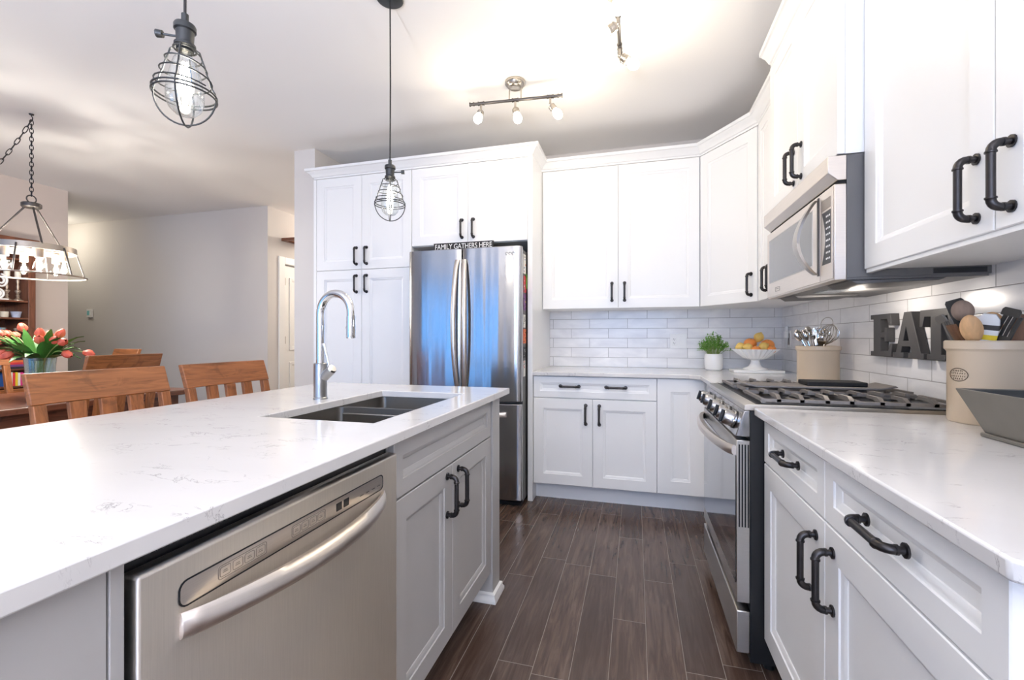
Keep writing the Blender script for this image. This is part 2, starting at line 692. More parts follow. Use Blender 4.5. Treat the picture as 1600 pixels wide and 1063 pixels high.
struct('wall_hall', MB().box(-4.145, -2.725, 6.85, 7.0, 0, CEIL), 'wall_paint')
hw = MB()
hw.box(-4.29, -4.145, 4.44, 4.545, 0, CEIL).box(-4.29, -4.145, 5.355, 7.0, 0, CEIL).box(-4.29, -4.145, 4.545, 5.355, 2.05, CEIL)
struct('wall_hall_door', hw, 'wall_paint')
fw = MB()
D0, D1, DZ = -5.6, -2.6, 2.30
W0, W1, WZ0, WZ1 = -1.3, 0.8, 0.9, 2.2
fw.box(-9.2, D0, -3.12, -3.0, 0, CEIL).box(D0, D1, -3.12, -3.0, DZ, CEIL).box(D1, W0, -3.12, -3.0, 0, CEIL)
fw.box(W0, W1, -3.12, -3.0, 0, WZ0).box(W0, W1, -3.12, -3.0, WZ1, CEIL).box(W1, RX + 0.15, -3.12, -3.0, 0, CEIL)
struct('wall_front', fw, 'wall_paint')


def window(name, x0, x1, z0, z1, mull):
    o = MB()
    for a0, a1, c0, c1 in ((x0, x1, z0, z0 + .06), (x0, x1, z1 - .06, z1), (x0, x0 + .06, z0 + .06, z1 - .06), (x1 - .06, x1, z0 + .06, z1 - .06)):
        o.box(a0, a1, -3.09, -3.02, c0, c1)
    for xm in mull:
        o.box(xm - .04, xm + .04, -3.09, -3.02, z0 + .06, z1 - .06)
    w = struct(name, o, 'trim_white')
    P('pane', MB().box(x0 + .06, x1 - .06, -3.058, -3.052, z0 + .06, z1 - .06), 'glass_pane', w)
    return w


window('window_1', D0, D1, 0.0, DZ, [D0 + 1.0, D0 + 2.0])
window('window_2', W0, W1, WZ0, WZ1, [(W0 + W1) / 2])
# tiled splashback on both kitchen walls
struct('trim_1', MB().box(-0.699, RX - 0.008, BY - 0.008, BY - 0.0005, 0.9155, 1.44), 'tile_back')
struct('trim_2', MB().box(RX - 0.008, RX - 0.0005, 0.60, BY - 0.0005, 0.9155, 1.44), 'tile_right')
# baseboards
struct('baseboard_dining', MB().box(-9.0, -4.146, 4.275, 4.2895, 0, 0.11), 'trim_white', bevel=.003)
struct('baseboard_left', MB().box(-5.7695, -5.755, -3.0, 1.74, 0, 0.11).box(-5.7695, -5.755, 2.88, 3.31, 0, 0.11), 'trim_white', bevel=.003)
struct('baseboard_partition', MB().box(-2.74, -2.53, 3.086, 3.0995, 0, 0.11).box(-2.7395, -2.7255, 3.0995, 6.8, 0, 0.11), 'trim_white', bevel=.003)
# hall door with casing and hinges
tr = MB()
tr.box(-4.1445, -4.125, 4.45, 4.54, 0, 2.14).box(-4.1445, -4.125, 5.36, 5.45, 0, 2.14).box(-4.1445, -4.125, 4.54, 5.36, 2.055, 2.14)
struct('trim_3', tr, 'trim_white', bevel=.004)
dr = MB(FR_left(-4.20, 0, 0))
dr.box(4.55, 5.35, 0.01, 2.045, 0.0, 0.035)
for z0, z1 in ((0.2, 0.85), (1.0, 1.9)):
    for y0, y1 in ((4.65, 4.91), (4.99, 5.25)):
        dr.door(y0, y1, z0, z1, 0.012, 0.03, 0.034)
d1 = struct('door_1', dr, 'trim_white')
for z in (0.25, 1.08, 1.80):
    P('hinge', MB().box(-4.166, -4.15, 4.551, 4.575, z, z + .09), 'nickel', d1)
sw = MB(FR_left(-5.7695))
sw.box(3.06, 3.14, 1.13, 1.24, 0, .006).box(3.09, 3.11, 1.165, 1.205, .006, .012)
thing('light_switch', sw, 'plastic_white', 'white light switch plate on dining wall beside the bookcase', 'switch', bevel=.002)

# ------------------------------------------------------------------ kitchen cabinets
DT = 2.435         # top of the tall and wall cabinet doors
UB = 1.375         # bottom of the wall cabinets


def hdl(parent, mx, cu, cv, horiz=False):
    return P('handle', MB(mx).handle(cu, cv, 0.0205, horiz=horiz), 'pipe_black', parent)


def door(parent, mx, u0, u1, v0, v1, hand=None, name='door', mat='cabinet_white', fr=0.07, horiz=False):
    d = P(name, MB(mx).door(u0, u1, v0, v1, fr=fr), mat, parent, ang=20)
    for h in (hand or []):
        hdl(d, mx, h[0], h[1], horiz)
    return d


# tall pantry left of the fridge
F = FR_back(3.105)
t = T('pantry_cabinet', 'tall white pantry cabinet with four panelled doors left of the fridge', 'cabinet', (-2.08, 3.40, 0))
P('carcass', MB().box(-2.524, -1.643, 3.106, 3.749, 0.11, 2.44), 'cabinet_white', t)
P('toe_kick', MB().box(-2.524, -1.643, 3.17, 3.70, 0.0, 0.109), 'toe_white', t)
P('filler', MB(F).box(-2.524, -2.498, 0.12, DT, 0.0005, 0.02), 'cabinet_white', t)
door(t, F, -2.496, -2.080, 1.695, DT, [(-2.124, 1.80)])
door(t, F, -2.077, -1.645, 1.695, DT, [(-2.033, 1.80)])
door(t, F, -2.496, -2.080, 0.12, 1.691, [(-2.124, 1.58)])
door(t, F, -2.077, -1.645, 0.12, 1.691, [(-2.033, 1.58)])

# cabinet above the fridge with its tall end panel
t = T('fridge_cabinet', 'white two-door cabinet above the fridge with tall end panel', 'cabinet', (-1.18, 3.40, 0))
P('carcass', MB().box(-1.641, -0.737, 3.106, 3.749, 1.845, 2.44), 'cabinet_white', t)
P('end_panel', MB().box(-0.7355, -0.700, 3.085, 3.749, 0.0, 2.44), 'cabinet_white', t, bevel=.0015)
door(t, F, -1.640, -1.189, 1.848, DT, [(-1.232, 1.957)])
door(t, F, -1.186, -0.738, 1.848, DT, [(-1.143, 1.957)])

# wall cabinets
F = FR_back(3.43)
t = T('wall_cabinet', 'white two-door wall cabinet above the back counter, right of the fridge', 'cabinet', (-0.13, 3.6, UB))
P('carcass', MB().box(-0.699, 0.438, 3.431, 3.741, UB, 2.44), 'cabinet_white', t)
door(t, F, -0.690, -0.1245, UB, DT, [(-0.169, 1.495)])
door(t, F, -0.1215, 0.437, UB, DT, [(-0.078, 1.495)])

A, B = Vector((0.440, 3.412)), Vector((0.712, 3.000))
dd = (B - A).normalized()
nn = Vector((dd.y, -dd.x))
LD = (B - A).length
t = T('corner_wall_cabinet', 'white wall cabinet set diagonally across the corner above the fruit stand', 'cabinet', (0.75, 3.4, UB))
off = nn * -0.021
P('carcass', MB().zprism([(0.4395, 3.741), (0.4395, A.y + 0.022), (A.x + off.x + .004, A.y + off.y), (B.x + off.x, B.y + off.y), (B.x + 0.022, 3.0005), (1.047, 3.0005), (1.047, 3.741)], UB, 2.44), 'cabinet_white', t)
FD = FR_dir(A - nn * 0.02, dd, nn)
door(t, FD, 0.004, LD - 0.006, UB, DT, [(LD - 0.05, 1.482)])

F = FR_right(0.732)
t = T('wall_cabinet', 'narrow white two-door wall cabinet between the corner and the microwave', 'cabinet', (0.9, 2.73, UB))
P('carcass', MB().box(0.733, 1.047, 2.470, 2.999, UB, 2.44), 'cabinet_white', t)
door(t, F, 2.7315, 2.996, UB, DT, [(2.775, 1.482)], fr=.06)
door(t, F, 2.472, 2.7285, UB, DT, [(2.685, 1.482)], fr=.06)

F = FR_right(0.660)
t = T('wall_cabinet', 'deep white two-door cabinet directly above the microwave', 'cabinet', (0.85, 2.08, 1.757))
P('carcass', MB().box(0.661, 1.055, 1.702, 2.468, 1.757, 2.485), 'cabinet_white', t)
door(t, F, 2.0815, 2.468, 1.758, 2.48, [(2.124, 1.865)])
door(t, F, 1.702, 2.0785, 1.758, 2.48, [(2.036, 1.865)])

F = FR_right(0.732)
t = T('wall_cabinet', 'near white wall cabinet at upper right, beside the microwave', 'cabinet', (0.9, 1.15, UB))
P('carcass', MB().box(0.733, 1.047, 0.602, 1.697, UB, 2.44), 'cabinet_white', t)
P('light_rail', MB().box(0.718, 0.7325, 0.602, 1.697, UB - .012, UB - .0005), 'cabinet_white', t)
door(t, F, 1.1545, 1.697, UB, DT, [(1.201, 1.476)])
door(t, F, 0.604, 1.1505, UB, DT, [(1.106, 1.476)])

# crown mouldings
CP = [(0.0, 2.440), (0.010, 2.440), (0.010, 2.452), (0.018, 2.456), (0.024, 2.466), (0.034, 2.480), (0.046, 2.489), (0.050, 2.494), (0.060, 2.497), (0.062, 2.516), (0.0, 2.516)]
cm = sweep(MB(), [(o - 0.012, z) for o, z in CP], [(-2.525, 3.097), (-2.525, 3.085), (-0.700, 3.085), (-0.700, 3.41), (0.441, 3.41), (0.712, 2.999), (0.712, 2.470)])
thing('crown_moulding', cm, 'cabinet_white', 'long white crown moulding running along the cabinet tops from pantry to microwave', 'moulding', origin=(-0.7, 3.2, 2.44), ang=25)
cm = sweep(MB(), [(o - 0.012, z + 0.045) for o, z in CP], [(0.640, 2.467), (0.640, 1.702)])
thing('crown_moulding', cm, 'cabinet_white', 'short raised crown moulding on the cabinet above the microwave', 'moulding', origin=(0.64, 2.1, 2.49), ang=25)
cm = sweep(MB(), [(o - 0.012, z) for o, z in CP], [(0.712, 1.697), (0.712, 0.602)])
thing('crown_moulding', cm, 'cabinet_white', 'crown moulding on the near wall cabinet at upper right', 'moulding', origin=(0.7, 1.1, 2.44), ang=25)

# base cabinets on the back wall
F = FR_back(3.125)
t = T('base_cabinet', 'white base cabinet with one wide drawer and two doors by the fridge panel', 'cabinet', (-0.28, 3.4, 0))
P('carcass', MB().box(-0.699, 0.1365, 3.126, 3.745, 0.118, 0.888), 'cabinet_white', t)
P('toe_kick', MB().box(-0.699, 0.1365, 3.20, 3.70, 0.0, 0.117), 'toe_white', t)
door(t, F, -0.696, 0.135, 0.735, 0.884, [(-0.441, 0.817), (-0.128, 0.817)], 'drawer', fr=.045, horiz=True)
door(t, F, -0.696, -0.2845, 0.128, 0.730, [(-0.330, 0.624)])
door(t, F, -0.2815, 0.135, 0.128, 0.730, [(-0.238, 0.624)])

t = T('corner_base_cabinet', 'white corner base cabinet with a single tall panel beside the range', 'cabinet', (0.5, 3.3, 0))
P('carcass', MB().zprism([(0.137, 3.126), (0.44, 3.126), (0.44, 2.475), (1.050, 2.475), (1.050, 3.745), (0.137, 3.745)], 0.118, 0.888), 'cabinet_white', t)
P('toe_kick', MB().zprism([(0.137, 3.20), (0.50, 3.20), (0.50, 2.475), (1.0, 2.475), (1.0, 3.70), (0.137, 3.70)], 0.0, 0.117), 'toe_white', t)
door(t, F, 0.138, 0.428, 0.128, 0.884, fr=.085, name='panel')

# base cabinet on the right
F = FR_right(0.440)
t = T('base_cabinet', 'white base cabinet with two drawers and two doors, in the right foreground', 'cabinet', (0.75, 1.17, 0))
P('carcass', MB().box(0.441, 1.050, 0.655, 1.690, 0.125, 0.888), 'cabinet_white', t)
P('toe_kick', MB().box(0.51, 1.0, 0.665, 1.690, 0.0, 0.124), 'toe_white', t)
P('shoe_moulding', sweep(MB(), [(0.0005, 0.0), (0.018, 0.0), (0.018, 0.012), (0.011, 0.024), (0.011, 0.036), (0.0005, 0.042)], [(0.51, 1.689), (0.51, 0.665)]), 'trim_white', t)
door(t, F, 1.1865, 1.688, 0.735, 0.884, [(1.420, 0.812)], 'drawer', fr=.045, horiz=True)
door(t, F, 0.656, 1.1835, 0.735, 0.884, [(0.925, 0.812)], 'drawer', fr=.045, horiz=True)
door(t, F, 1.1865, 1.688, 0.135, 0.730, [(1.235, 0.615)])
door(t, F, 0.656, 1.1835, 0.135, 0.730, [(1.140, 0.615)])

# worktops
thing('countertop', MB().zprism([(-0.698, 3.078), (0.335, 3.078), (0.392, 3.02), (0.392, 2.472), (1.0555, 2.472), (1.0555, 3.7415), (-0.698, 3.7415)], 0.889, 0.915), 'quartz',
      'white quartz worktop along the back wall and round the corner', 'countertop', origin=(0.2, 3.4, 0.889), bevel=.003)
thing('countertop', MB().zprism([(0.390, 0.612), (0.402, 0.60), (1.0555, 0.60), (1.0555, 1.692), (0.390, 1.692)], 0.889, 0.915), 'quartz',
      'white quartz worktop in right foreground under the large crock', 'countertop', origin=(0.7, 1.1, 0.889), bevel=.004)

# ------------------------------------------------------------------ island
IX0, IX1, IY0, IY1 = -1.600, -0.578, -0.30, 2.055
xs, ys = [IX0, -1.105, -0.708, IX1], [IY0, 1.107, 1.800, IY1]
it = MB()
V = {(i, j, k): it.v((xs[i], ys[j], (0.887, 0.915)[k])) for i in range(4) for j in range(4) for k in range(2)}
for i in range(3):
    for j in range(3):
        if (i, j) == (1, 1):
            continue
        it.f([V[i, j, 1], V[i + 1, j, 1], V[i + 1, j + 1, 1], V[i, j + 1, 1]])
        it.f([V[i, j, 0], V[i, j + 1, 0], V[i + 1, j + 1, 0], V[i + 1, j, 0]])
for i in range(3):
    for j in (0, 3):
        it.f([V[i, j, 0], V[i + 1, j, 0], V[i + 1, j, 1], V[i, j, 1]])
        it.f([V[j, i, 0], V[j, i + 1, 0], V[j, i + 1, 1], V[j, i, 1]])
for a, b in (((1, 1), (2, 1)), ((2, 1), (2, 2)), ((2, 2), (1, 2)), ((1, 2), (1, 1))):
    it.f([V[a + (0,)], V[b + (0,)], V[b + (1,)], V[a + (1,)]])
thing('countertop', it, 'quartz', 'large white quartz island worktop with sink cutout, left foreground', 'countertop', origin=(-1.09, 0.9, 0.887), bevel=.003)

F = FR_left(-0.625)
t = T('sink_base_cabinet', 'grey island cabinet under the sink with false drawer and two doors', 'cabinet', (-0.9, 1.44, 0))
cb = MB()
cb.box(-1.27, -0.626, 1.040, 1.058, 0.118, 0.885).box(-1.27, -0.626, 1.842, 1.860, 0.118, 0.885).box(-1.27, -0.626, 1.058, 1.842, 0.118, 0.136).box(-1.27, -1.255, 1.058, 1.842, 0.136, 0.885)
cb.box(-0.66, -0.626, 1.058, 1.842, 0.86, 0.885)
P('carcass', cb, 'island_grey', t)
P('toe_kick', MB().box(-1.25, -0.70, 1.040, 1.860, 0.0, 0.117), 'island_grey', t)
door(t, F, 1.042, 1.848, 0.728, 0.882, name='drawer_front', mat='island_grey', fr=.045)
door(t, F, 1.042, 1.4265, 0.135, 0.723, [(1.381, 0.628)], mat='island_grey', fr=.064)
door(t, F, 1.4295, 1.848, 0.135, 0.723, [(1.476, 0.628)], mat='island_grey', fr=.064)

t = T('island_end_panel', 'grey end post of the island with white shoe moulding at its foot', 'panel', (-0.9, 1.91, 0))
P('post', MB().box(-1.29, -0.600, 1.862, 1.962, 0.0, 0.886), 'island_grey', t, bevel=.002)
P('shoe_moulding', sweep(MB(), [(0.0005, 0.0), (0.018, 0.0), (0.018, 0.012), (0.011, 0.024), (0.011, 0.036), (0.0005, 0.042)], [(-0.69, 1.862), (-0.600, 1.862), (-0.600, 1.962), (-1.29, 1.962)]), 'trim_white', t)

t = T('island_cabinet', 'grey island body with plain side panel, left of the dishwasher', 'cabinet', (-0.95, 0.05, 0))
P('carcass', MB().box(-1.29, -0.626, -0.25, 0.405, 0.118, 0.885).box(-1.29, -1.272, 0.405, 1.861, 0.0, 0.885), 'island_grey', t)
P('side_panel', MB().box(-0.6255, -0.607, -0.25, 0.386, 0.10, 0.884), 'island_grey', t, bevel=.001)
P('filler', MB().box(-0.6255, -0.605, 0.388, 0.404, 0.10, 0.884), 'island_grey', t, bevel=.001)
P('toe_kick', MB().box(-1.25, -0.70, -0.2, 0.404, 0.0, 0.117), 'island_grey', t)

# sink
SX0, SX1, SY0, SY1, SZ = -1.112, -0.701, 1.100, 1.807, 0.690
t = T('kitchen_sink', 'undermount double-bowl stainless steel sink set in the island', 'sink', (-0.9, 1.45, SZ))


def bowl(y0, y1, ztop):
    m = MB()

    def ring(i, z):
        r = 0.025
        x0, x1, a0, a1 = SX0 + i, SX1 - i, y0 + i, y1 - i
        pts = []
        for cx, cy, s in ((x1 - r, a1 - r, 0), (x0 + r, a1 - r, 90), (x0 + r, a0 + r, 180), (x1 - r, a0 + r, 270)):
            for k in range(5):
                an = R(s + 22.5 * k)
                pts.append((cx + r * math.cos(an), cy + r * math.sin(an), z))
        return pts
    m.rings([ring(-.002, ztop), ring(-.002, SZ - .003), ring(0.02, SZ - .006), ring(0.03, SZ), ring(0.012, SZ + .006), ring(0.004, SZ + .03), ring(0.002, ztop), ring(-.002, ztop)], cap0=False, cap1=False)
    m.f([m.v(p) for p in ring(0.03, SZ)])
    return m


P('bowl', bowl(SY0, 1.500, 0.8865), 'steel_sink', t)
P('bowl', bowl(1.512, SY1, 0.8865), 'steel_sink', t)
P('divider', MB().box(SX0 + .004, SX1 - .004, 1.496, 1.516, 0.80, 0.866), 'steel_sink', t, bevel=.006, seg=3)
for y in (1.30, 1.66):
    P('drain', MB().lathe([(0.0, .001), (.038, .001), (.045, .004), (.045, .007), (.02, .003), (0, .003)], (-0.905, y, SZ + .001), 20), 'chrome', t)

# faucet
fx, fy, fz = -1.188, 1.490, 0.915
t = T('kitchen_faucet', 'chrome pull-down gooseneck faucet on the island beside the sink', 'faucet', (fx, fy, fz))
P('base', MB().lathe([(0, 0), (.027, 0), (.027, .005), (.0245, .008), (.0245, .137), (.022, .14), (0, .14)], (fx, fy, fz), 28), 'brushed_faucet', t)
ca, sa = math.cos(R(-6)), math.sin(R(-6))
RA = 0.0745
pts = [(fx, fy, fz + .1402), (fx, fy, 1.248)]
for k in range(0, 19):
    a = PI - PI * k / 18
    q = RA + RA * math.cos(a)
    pts.append((fx + ca * q, fy + sa * q, 1.25 + RA * math.sin(a)))
ex, ey = fx + ca * 2 * RA, fy + sa * 2 * RA
pts += [(ex, ey, 1.235)]
P('spout', MB().tube(pts, .0152, 16), 'chrome', t)
P('spray_head', MB().lathe([(0, 1.152), (.0165, 1.152), (.0175, 1.158), (.0168, 1.2), (.0165, 1.2345), (0, 1.2345)], (ex, ey, 0), 20).ell((ex - .017 * ca, ey - .017 * sa, 1.193), .006, .006, .008, 8, 6), 'chrome', t)
hd = Vector((0.80, -0.15, 0.62)).normalized()
hb = Vector((fx, fy, fz + .085)) + Vector((.018, 0, .002))
P('valve', MB().cyl(hb, hb + hd * .052, .0185, .0185, 20), 'brushed_faucet', t)
P('lever_cap', MB().cyl(hb + hd * .0525, hb + hd * .058, .0185, .015, 20), 'chrome', t)
lv = hb + hd * .048 - Vector((.012, 0, -.018))
P('lever', MB().tube([lv, lv + Vector((-.024, .003, .082))], [.0048, .0055], 10), 'chrome', t)

# dishwasher
t = T('dishwasher', 'stainless steel dishwasher with arched bar handle under the island worktop', 'dishwasher', (-0.9, 0.72, 0))
P('tub', MB().box(-1.25, -0.625, 0.412, 1.032, 0.10, 0.870), 'body_black', t)
P('kick_plate', MB().box(-1.20, -0.66, 0.420, 1.030, 0.0, 0.0995), 'body_black', t)
P('front_panel', MB().box(-0.6245, -0.592, 0.410, 1.034, 0.105, 0.857), 'steel_dishwasher', t, bevel=.004, seg=3)
vt = MB()
vt.box(-0.624, -0.611, 0.43, 0.66, 0.8705, 0.882)
for k in range(24):
    vt.ell((-0.610, 0.435 + k * .0096, 0.8755), .003, .0032, .0035, 6, 4)
P('vent', vt, 'enamel_black', t)


def rrect(y0, y1, z0, z1, r, n=5):
    pts = []
    for cy, cz, s in ((y1 - r, z1 - r, 0), (y0 + r, z1 - r, 90), (y0 + r, z0 + r, 180), (y1 - r, z0 + r, 270)):
        for k in range(n):
            a = R(s + 90 * k / (n - 1))
            pts.append((cy + r * math.cos(a), cz + r * math.sin(a)))
    return pts


cpn = MB()
po, pi_ = rrect(.461, .966, .787, .824, .012), rrect(.463, .964, .789, .822, .011)
cpn.rings([[(-0.5921, y, z) for y, z in po], [(-0.5908, y, z) for y, z in po], [(-0.5908, y, z) for y, z in pi_], [(-0.5916, y, z) for y, z in pi_]], cap0=False, cap1=False)
P('panel_outline', cpn, 'enamel_black', t)
P('control_panel', MB().prism(pi_, lambda p: (-0.5922, p[0], p[1]), lambda p: (-0.5914, p[0], p[1])), 'steel_warm', t)
for y0 in (.520, .666):
    o_, i_ = rrect(y0, y0 + .090, .796, .8165, .004), rrect(y0 + .0008, y0 + .0892, .7968, .8157, .0034)
    b = MB().rings([[(-0.5916, y, z) for y, z in o_], [(-0.5908, y, z) for y, z in o_], [(-0.5908, y, z) for y, z in i_], [(-0.5916, y, z) for y, z in i_]], cap0=False, cap1=False)
    for k in range(4):
        a0 = y0 + .003 + k * .0217
        o_, i_ = rrect(a0, a0 + .0185, .799, .8135, .003), rrect(a0 + .0006, a0 + .0179, .7996, .8129, .0025)
        b.rings([[(-0.5916, y, z) for y, z in o_], [(-0.5908, y, z) for y, z in o_], [(-0.5908, y, z) for y, z in i_], [(-0.5916, y, z) for y, z in i_]], cap0=False, cap1=False)
        b.box(-0.5915, -0.5909, a0 + .005, a0 + .0135, .8042, .8052).box(-0.5915, -0.5909, a0 + .006, a0 + .0125, .807, .8078)
    P('button_group', b, 'button_grey', t)
for y0 in (.790, .814):
    P('display', MB().box(-0.5915, -0.5905, y0, y0 + .017, .797, .813), 'enamel_black', t)
ld = MB()
for k in range(4):
    ld.box(-0.5915, -0.5907, .872 + k * .023, .884 + k * .023, .800, .8012)
P('indicator_marks', ld, 'enamel_black', t)
hm = []
for k in range(25):
    s_ = k / 24
    y = .462 + .506 * s_
    bow = math.sin(PI * s_) ** 0.75
    xo = -0.589 + .050 * bow
    th = .006 + .008 * bow
    hz = .0185
    zc = .765
    hm.append([(xo - th, y, zc - hz * .7), (xo - th * .2, y, zc - hz), (xo + th * .6, y, zc - hz * .75), (xo + th, y, zc - hz * .2), (xo + th * .8, y, zc + hz * .5), (xo, y, zc + hz), (xo - th, y, zc + hz * .8)])
P('handle', MB().rings(hm), 'steel_warm', t, ang=60)

# ------------------------------------------------------------------ gas range
Y0, Y1 = 1.702, 2.466
t = T('gas_range', 'stainless steel gas range with black oven window and cast iron grates', 'range', (0.7, 2.08, 0))
P('body', MB().box(0.381, 1.045, Y0 + .004, Y1 - .004, 0.035, 0.902), 'body_black', t)
ft = MB()
for y in (Y0 + .05, Y1 - .05):
    for x in (.45, 1.0):
        ft.cyl((x, y, 0), (x, y, .0345), .018, seg=12)
P('levelling_feet', ft, 'body_black', t)
P('cooktop', MB().prism([(0.360, 0.904), (0.362, 0.921), (0.372, 0.925), (1.03, 0.925), (1.047, 0.930), (1.047, 0.904)], lambda p: (p[0], Y0, p[1]), lambda p: (p[0], Y1, p[1])), 'steel', t, bevel=.002)
P('burner_well', MB().box(0.400, 1.02, Y0 + .012, Y1 - .012, 0.9255, 0.9275), 'enamel_black', t)
P('control_panel', MB().prism([(0.333, 0.812), (0.362, 0.903), (0.380, 0.903), (0.380, 0.812)], lambda p: (p[0], Y0, p[1]), lambda p: (p[0], Y1, p[1])), 'steel_fridge', t, bevel=.003)
pn = Vector((-0.953, 0, 0.303))
pu = Vector((0.303, 0, 0.953))
axm = Matrix((( 0, pu.x, pn.x), (1, 0, 0), (0, pu.z, pn.z))).to_3x3()
for y in (1.785, 1.905, 2.06, 2.255, 2.385):
    c = Vector((0.347, y, 0.857)) + pn * .0015
    k = P('knob', MB().lathe([(0, 0), (.033, 0), (.033, .005), (.029, .008), (.0275, .036), (.024, .040), (0, .040)], c, 24, ax=axm), 'steel_fridge', t)
    P('knob_grip', MB().prism([(-.006, -.022), (.006, -.022), (.006, .022), (-.006, .022)], lambda p: c + axm @ Vector((p[0], p[1], .0405)), lambda p: c + axm @ Vector((p[0], p[1], .050))), 'enamel_black', k, bevel=.002)
P('display', MB().prism([(-.03, -.012), (.03, -.012), (.03, .012), (-.03, .012)], lambda p: Vector((0.347, 2.16, 0.857)) + axm @ Vector((p[0], p[1], .0005)), lambda p: Vector((0.347, 2.16, 0.857)) + axm @ Vector((p[0], p[1], .003))), 'glass_black', t)
od = P('oven_door', MB().box(0.337, 0.3805, Y0 + .001, Y1 - .001, 0.238, 0.800), 'steel', t, bevel=.003)
P('oven_window', MB().box(0.3345, 0.3368, Y0 + .003, Y1 - .02, 0.305, 0.745), 'glass_black', od)
gv = MB()
for k in range(4):
    x = .344 + k * .0095
    gv.box(x, x + .004, Y0 - .0012, Y0 + .0005, .500, .785)
P('vent_slots', gv, 'dark_gap', od)
hm = []
for k in range(25):
    s_ = k / 24
    y = Y0 + .012 + (Y1 - Y0 - .03) * s_
    bow = math.sin(PI * s_) ** 0.6
    xo = .333 - .048 * bow
    th = .009 + .005 * bow
    hm.append([(xo - th, y, .752), (xo - th, y, .772), (xo - th * .3, y, .780), (xo + th, y, .776), (xo + th, y, .748), (xo - th * .3, y, .744)])
P('handle', MB().rings(hm), 'steel_warm', od, ang=50)
P('storage_drawer', MB().box(0.337, 0.3805, Y0 + .001, Y1 - .001, 0.064, 0.210), 'steel', t, bevel=.004)
lg = MB()
for k, z in enumerate((.268, .274)):
    lg.box(.3362, .3372, 2.05 + k * .012, 2.10 - k * .008, z, z + .0035)
P('emblem', lg, 'chrome', od)


def grate(y0, y1):
    g = MB()
    z0, z1 = .936, .949
    xa, xb = .418, 1.005
    for y in (y0, y1 - .012):
        g.box(xa, xb, y, y + .012, z0 - .003, z0 + .007)
    for x in (xa, (xa + xb) / 2 - .006, xb - .012):
        g.box(x, x + .012, y0 + .012, y1 - .012, z0 - .001, z0 + .009)
    ym = (y0 + y1) / 2
    for x in (.475, .545, .62, .69, .775, .845, .92):
        # each finger steps up from the frame and stops short of the burner
        for ya, yb in ((y0, ym - .035), (y1, ym + .035)):
            s_ = 1 if yb > ya else -1
            prof = [(ya, z0 - .004), (ya + s_ * .012, z0 - .004), (ya + s_ * .03, z1 - .004), (yb, z1 - .002), (yb, z1 + .008), (ya + s_ * .022, z1 + .008), (ya, z0 + .008)]
            g.prism(prof, lambda p: (x - .0065, p[0], p[1]), lambda p: (x + .0065, p[0], p[1]))
    for x in (xa + .004, xb - .012):
        for y in (y0 + .002, y1 - .014):
            g.box(x, x + .012, y, y + .012, .9278, z0)
    return g


gl = [(Y0 + .022, Y0 + .275), (Y1 - .275, Y1 - .022)]
for a in gl:
    P('grate', grate(*a), 'iron', t)
cg = MB()
cg.box(.42, 1.0, 1.99, 2.002, .934, .944).box(.42, 1.0, 2.166, 2.178, .934, .944)
for x in (.43, .55, .70, .85, .985):
    cg.box(x, x + .012, 2.002, 2.166, .936, .952)
for x in (.425, .985):
    for y in (1.992, 2.164):
        cg.box(x, x + .012, y, y + .012, .9278, .934)
P('grate', cg, 'iron', t)
for y in (Y0 + .148, Y1 - .148):
    for x, r in ((.575, .045), (.845, .038)):
        bn = P('burner', MB().lathe([(0, .9277), (r, .9277), (r, .934), (r * .8, .9365), (0, .9365)], (x, y, 0), 20), 'nickel', t)
        P('burner_cap', MB().lathe([(0, .937), (r * .75, .937), (r * .75, .941), (r * .6, .943), (0, .943)], (x, y, 0), 20), 'enamel_black', bn)
gd = T('griddle_plate', 'long cast iron griddle plate lying across the middle of the range', 'griddle', (0.7, 2.084, .953))
P('plate', MB().prism([(.425, .966), (.47, .953), (.90, .953), (.955, .966), (.945, .972), (.90, .962), (.47, .962), (.435, .972)], lambda p: (p[0], 2.01, p[1]), lambda p: (p[0], 2.158, p[1])), 'iron', gd, bevel=.002)
P('cooking_surface', MB().box(.66, .865, 2.03, 2.14, .9625, .980), 'iron_black', gd, bevel=.003)

# ------------------------------------------------------------------ microwave
t = T('microwave', 'stainless over-the-range microwave with curved door handle', 'microwave', (0.85, 2.08, 1.345))
P('body', MB().box(0.6665, 1.046, Y0 + .002, Y1 - .002, 1.352, 1.754), 'grey_side', t)
P('side_trim', MB().box(0.630, 0.666, Y0, Y1, 1.343, 1.660), 'steel_warm', t, bevel=.003)
vh = MB()
vp = [(0.612, 1.753), (0.612, 1.697), (0.640, 1.672), (0.6655, 1.672), (0.6655, 1.753)]
vh.rings([[(x, Y0 + (0.0 if x > .62 or z > 1.7 else 0.0), z) for x, z in vp], [(x, Y1, z) for x, z in vp]])
P('vent_hood', vh, 'steel_warm', t, bevel=.002)
lo = MB()
lo.box(.641, .6655, Y0 + .002, Y1 - .002, 1.661, 1.671)
for k in range(60):
    lo.box(.6395, .641, Y0 + .006 + k * .0126, Y0 + .012 + k * .0126, 1.662, 1.670)
P('vent_louvre', lo, 'dark_gap', t)
dw = P('door', MB().box(0.6275, 0.6297, 1.813, Y1 - .001, 1.350, 1.657), 'steel_warm', t, bevel=.001)
P('window', MB().box(0.6268, 0.6276, 1.885, 2.425, 1.418, 1.618), 'glass_black', dw)
fr_ = MB()
for y0, y1, z0, z1 in ((1.881, 2.429, 1.414, 1.418), (1.881, 2.429, 1.618, 1.622), (1.881, 1.885, 1.418, 1.618), (2.425, 2.429, 1.418, 1.618)):
    fr_.box(.6262, .6276, y0, y1, z0, z1)
P('window_frame', fr_, 'steel', dw)
hm = []
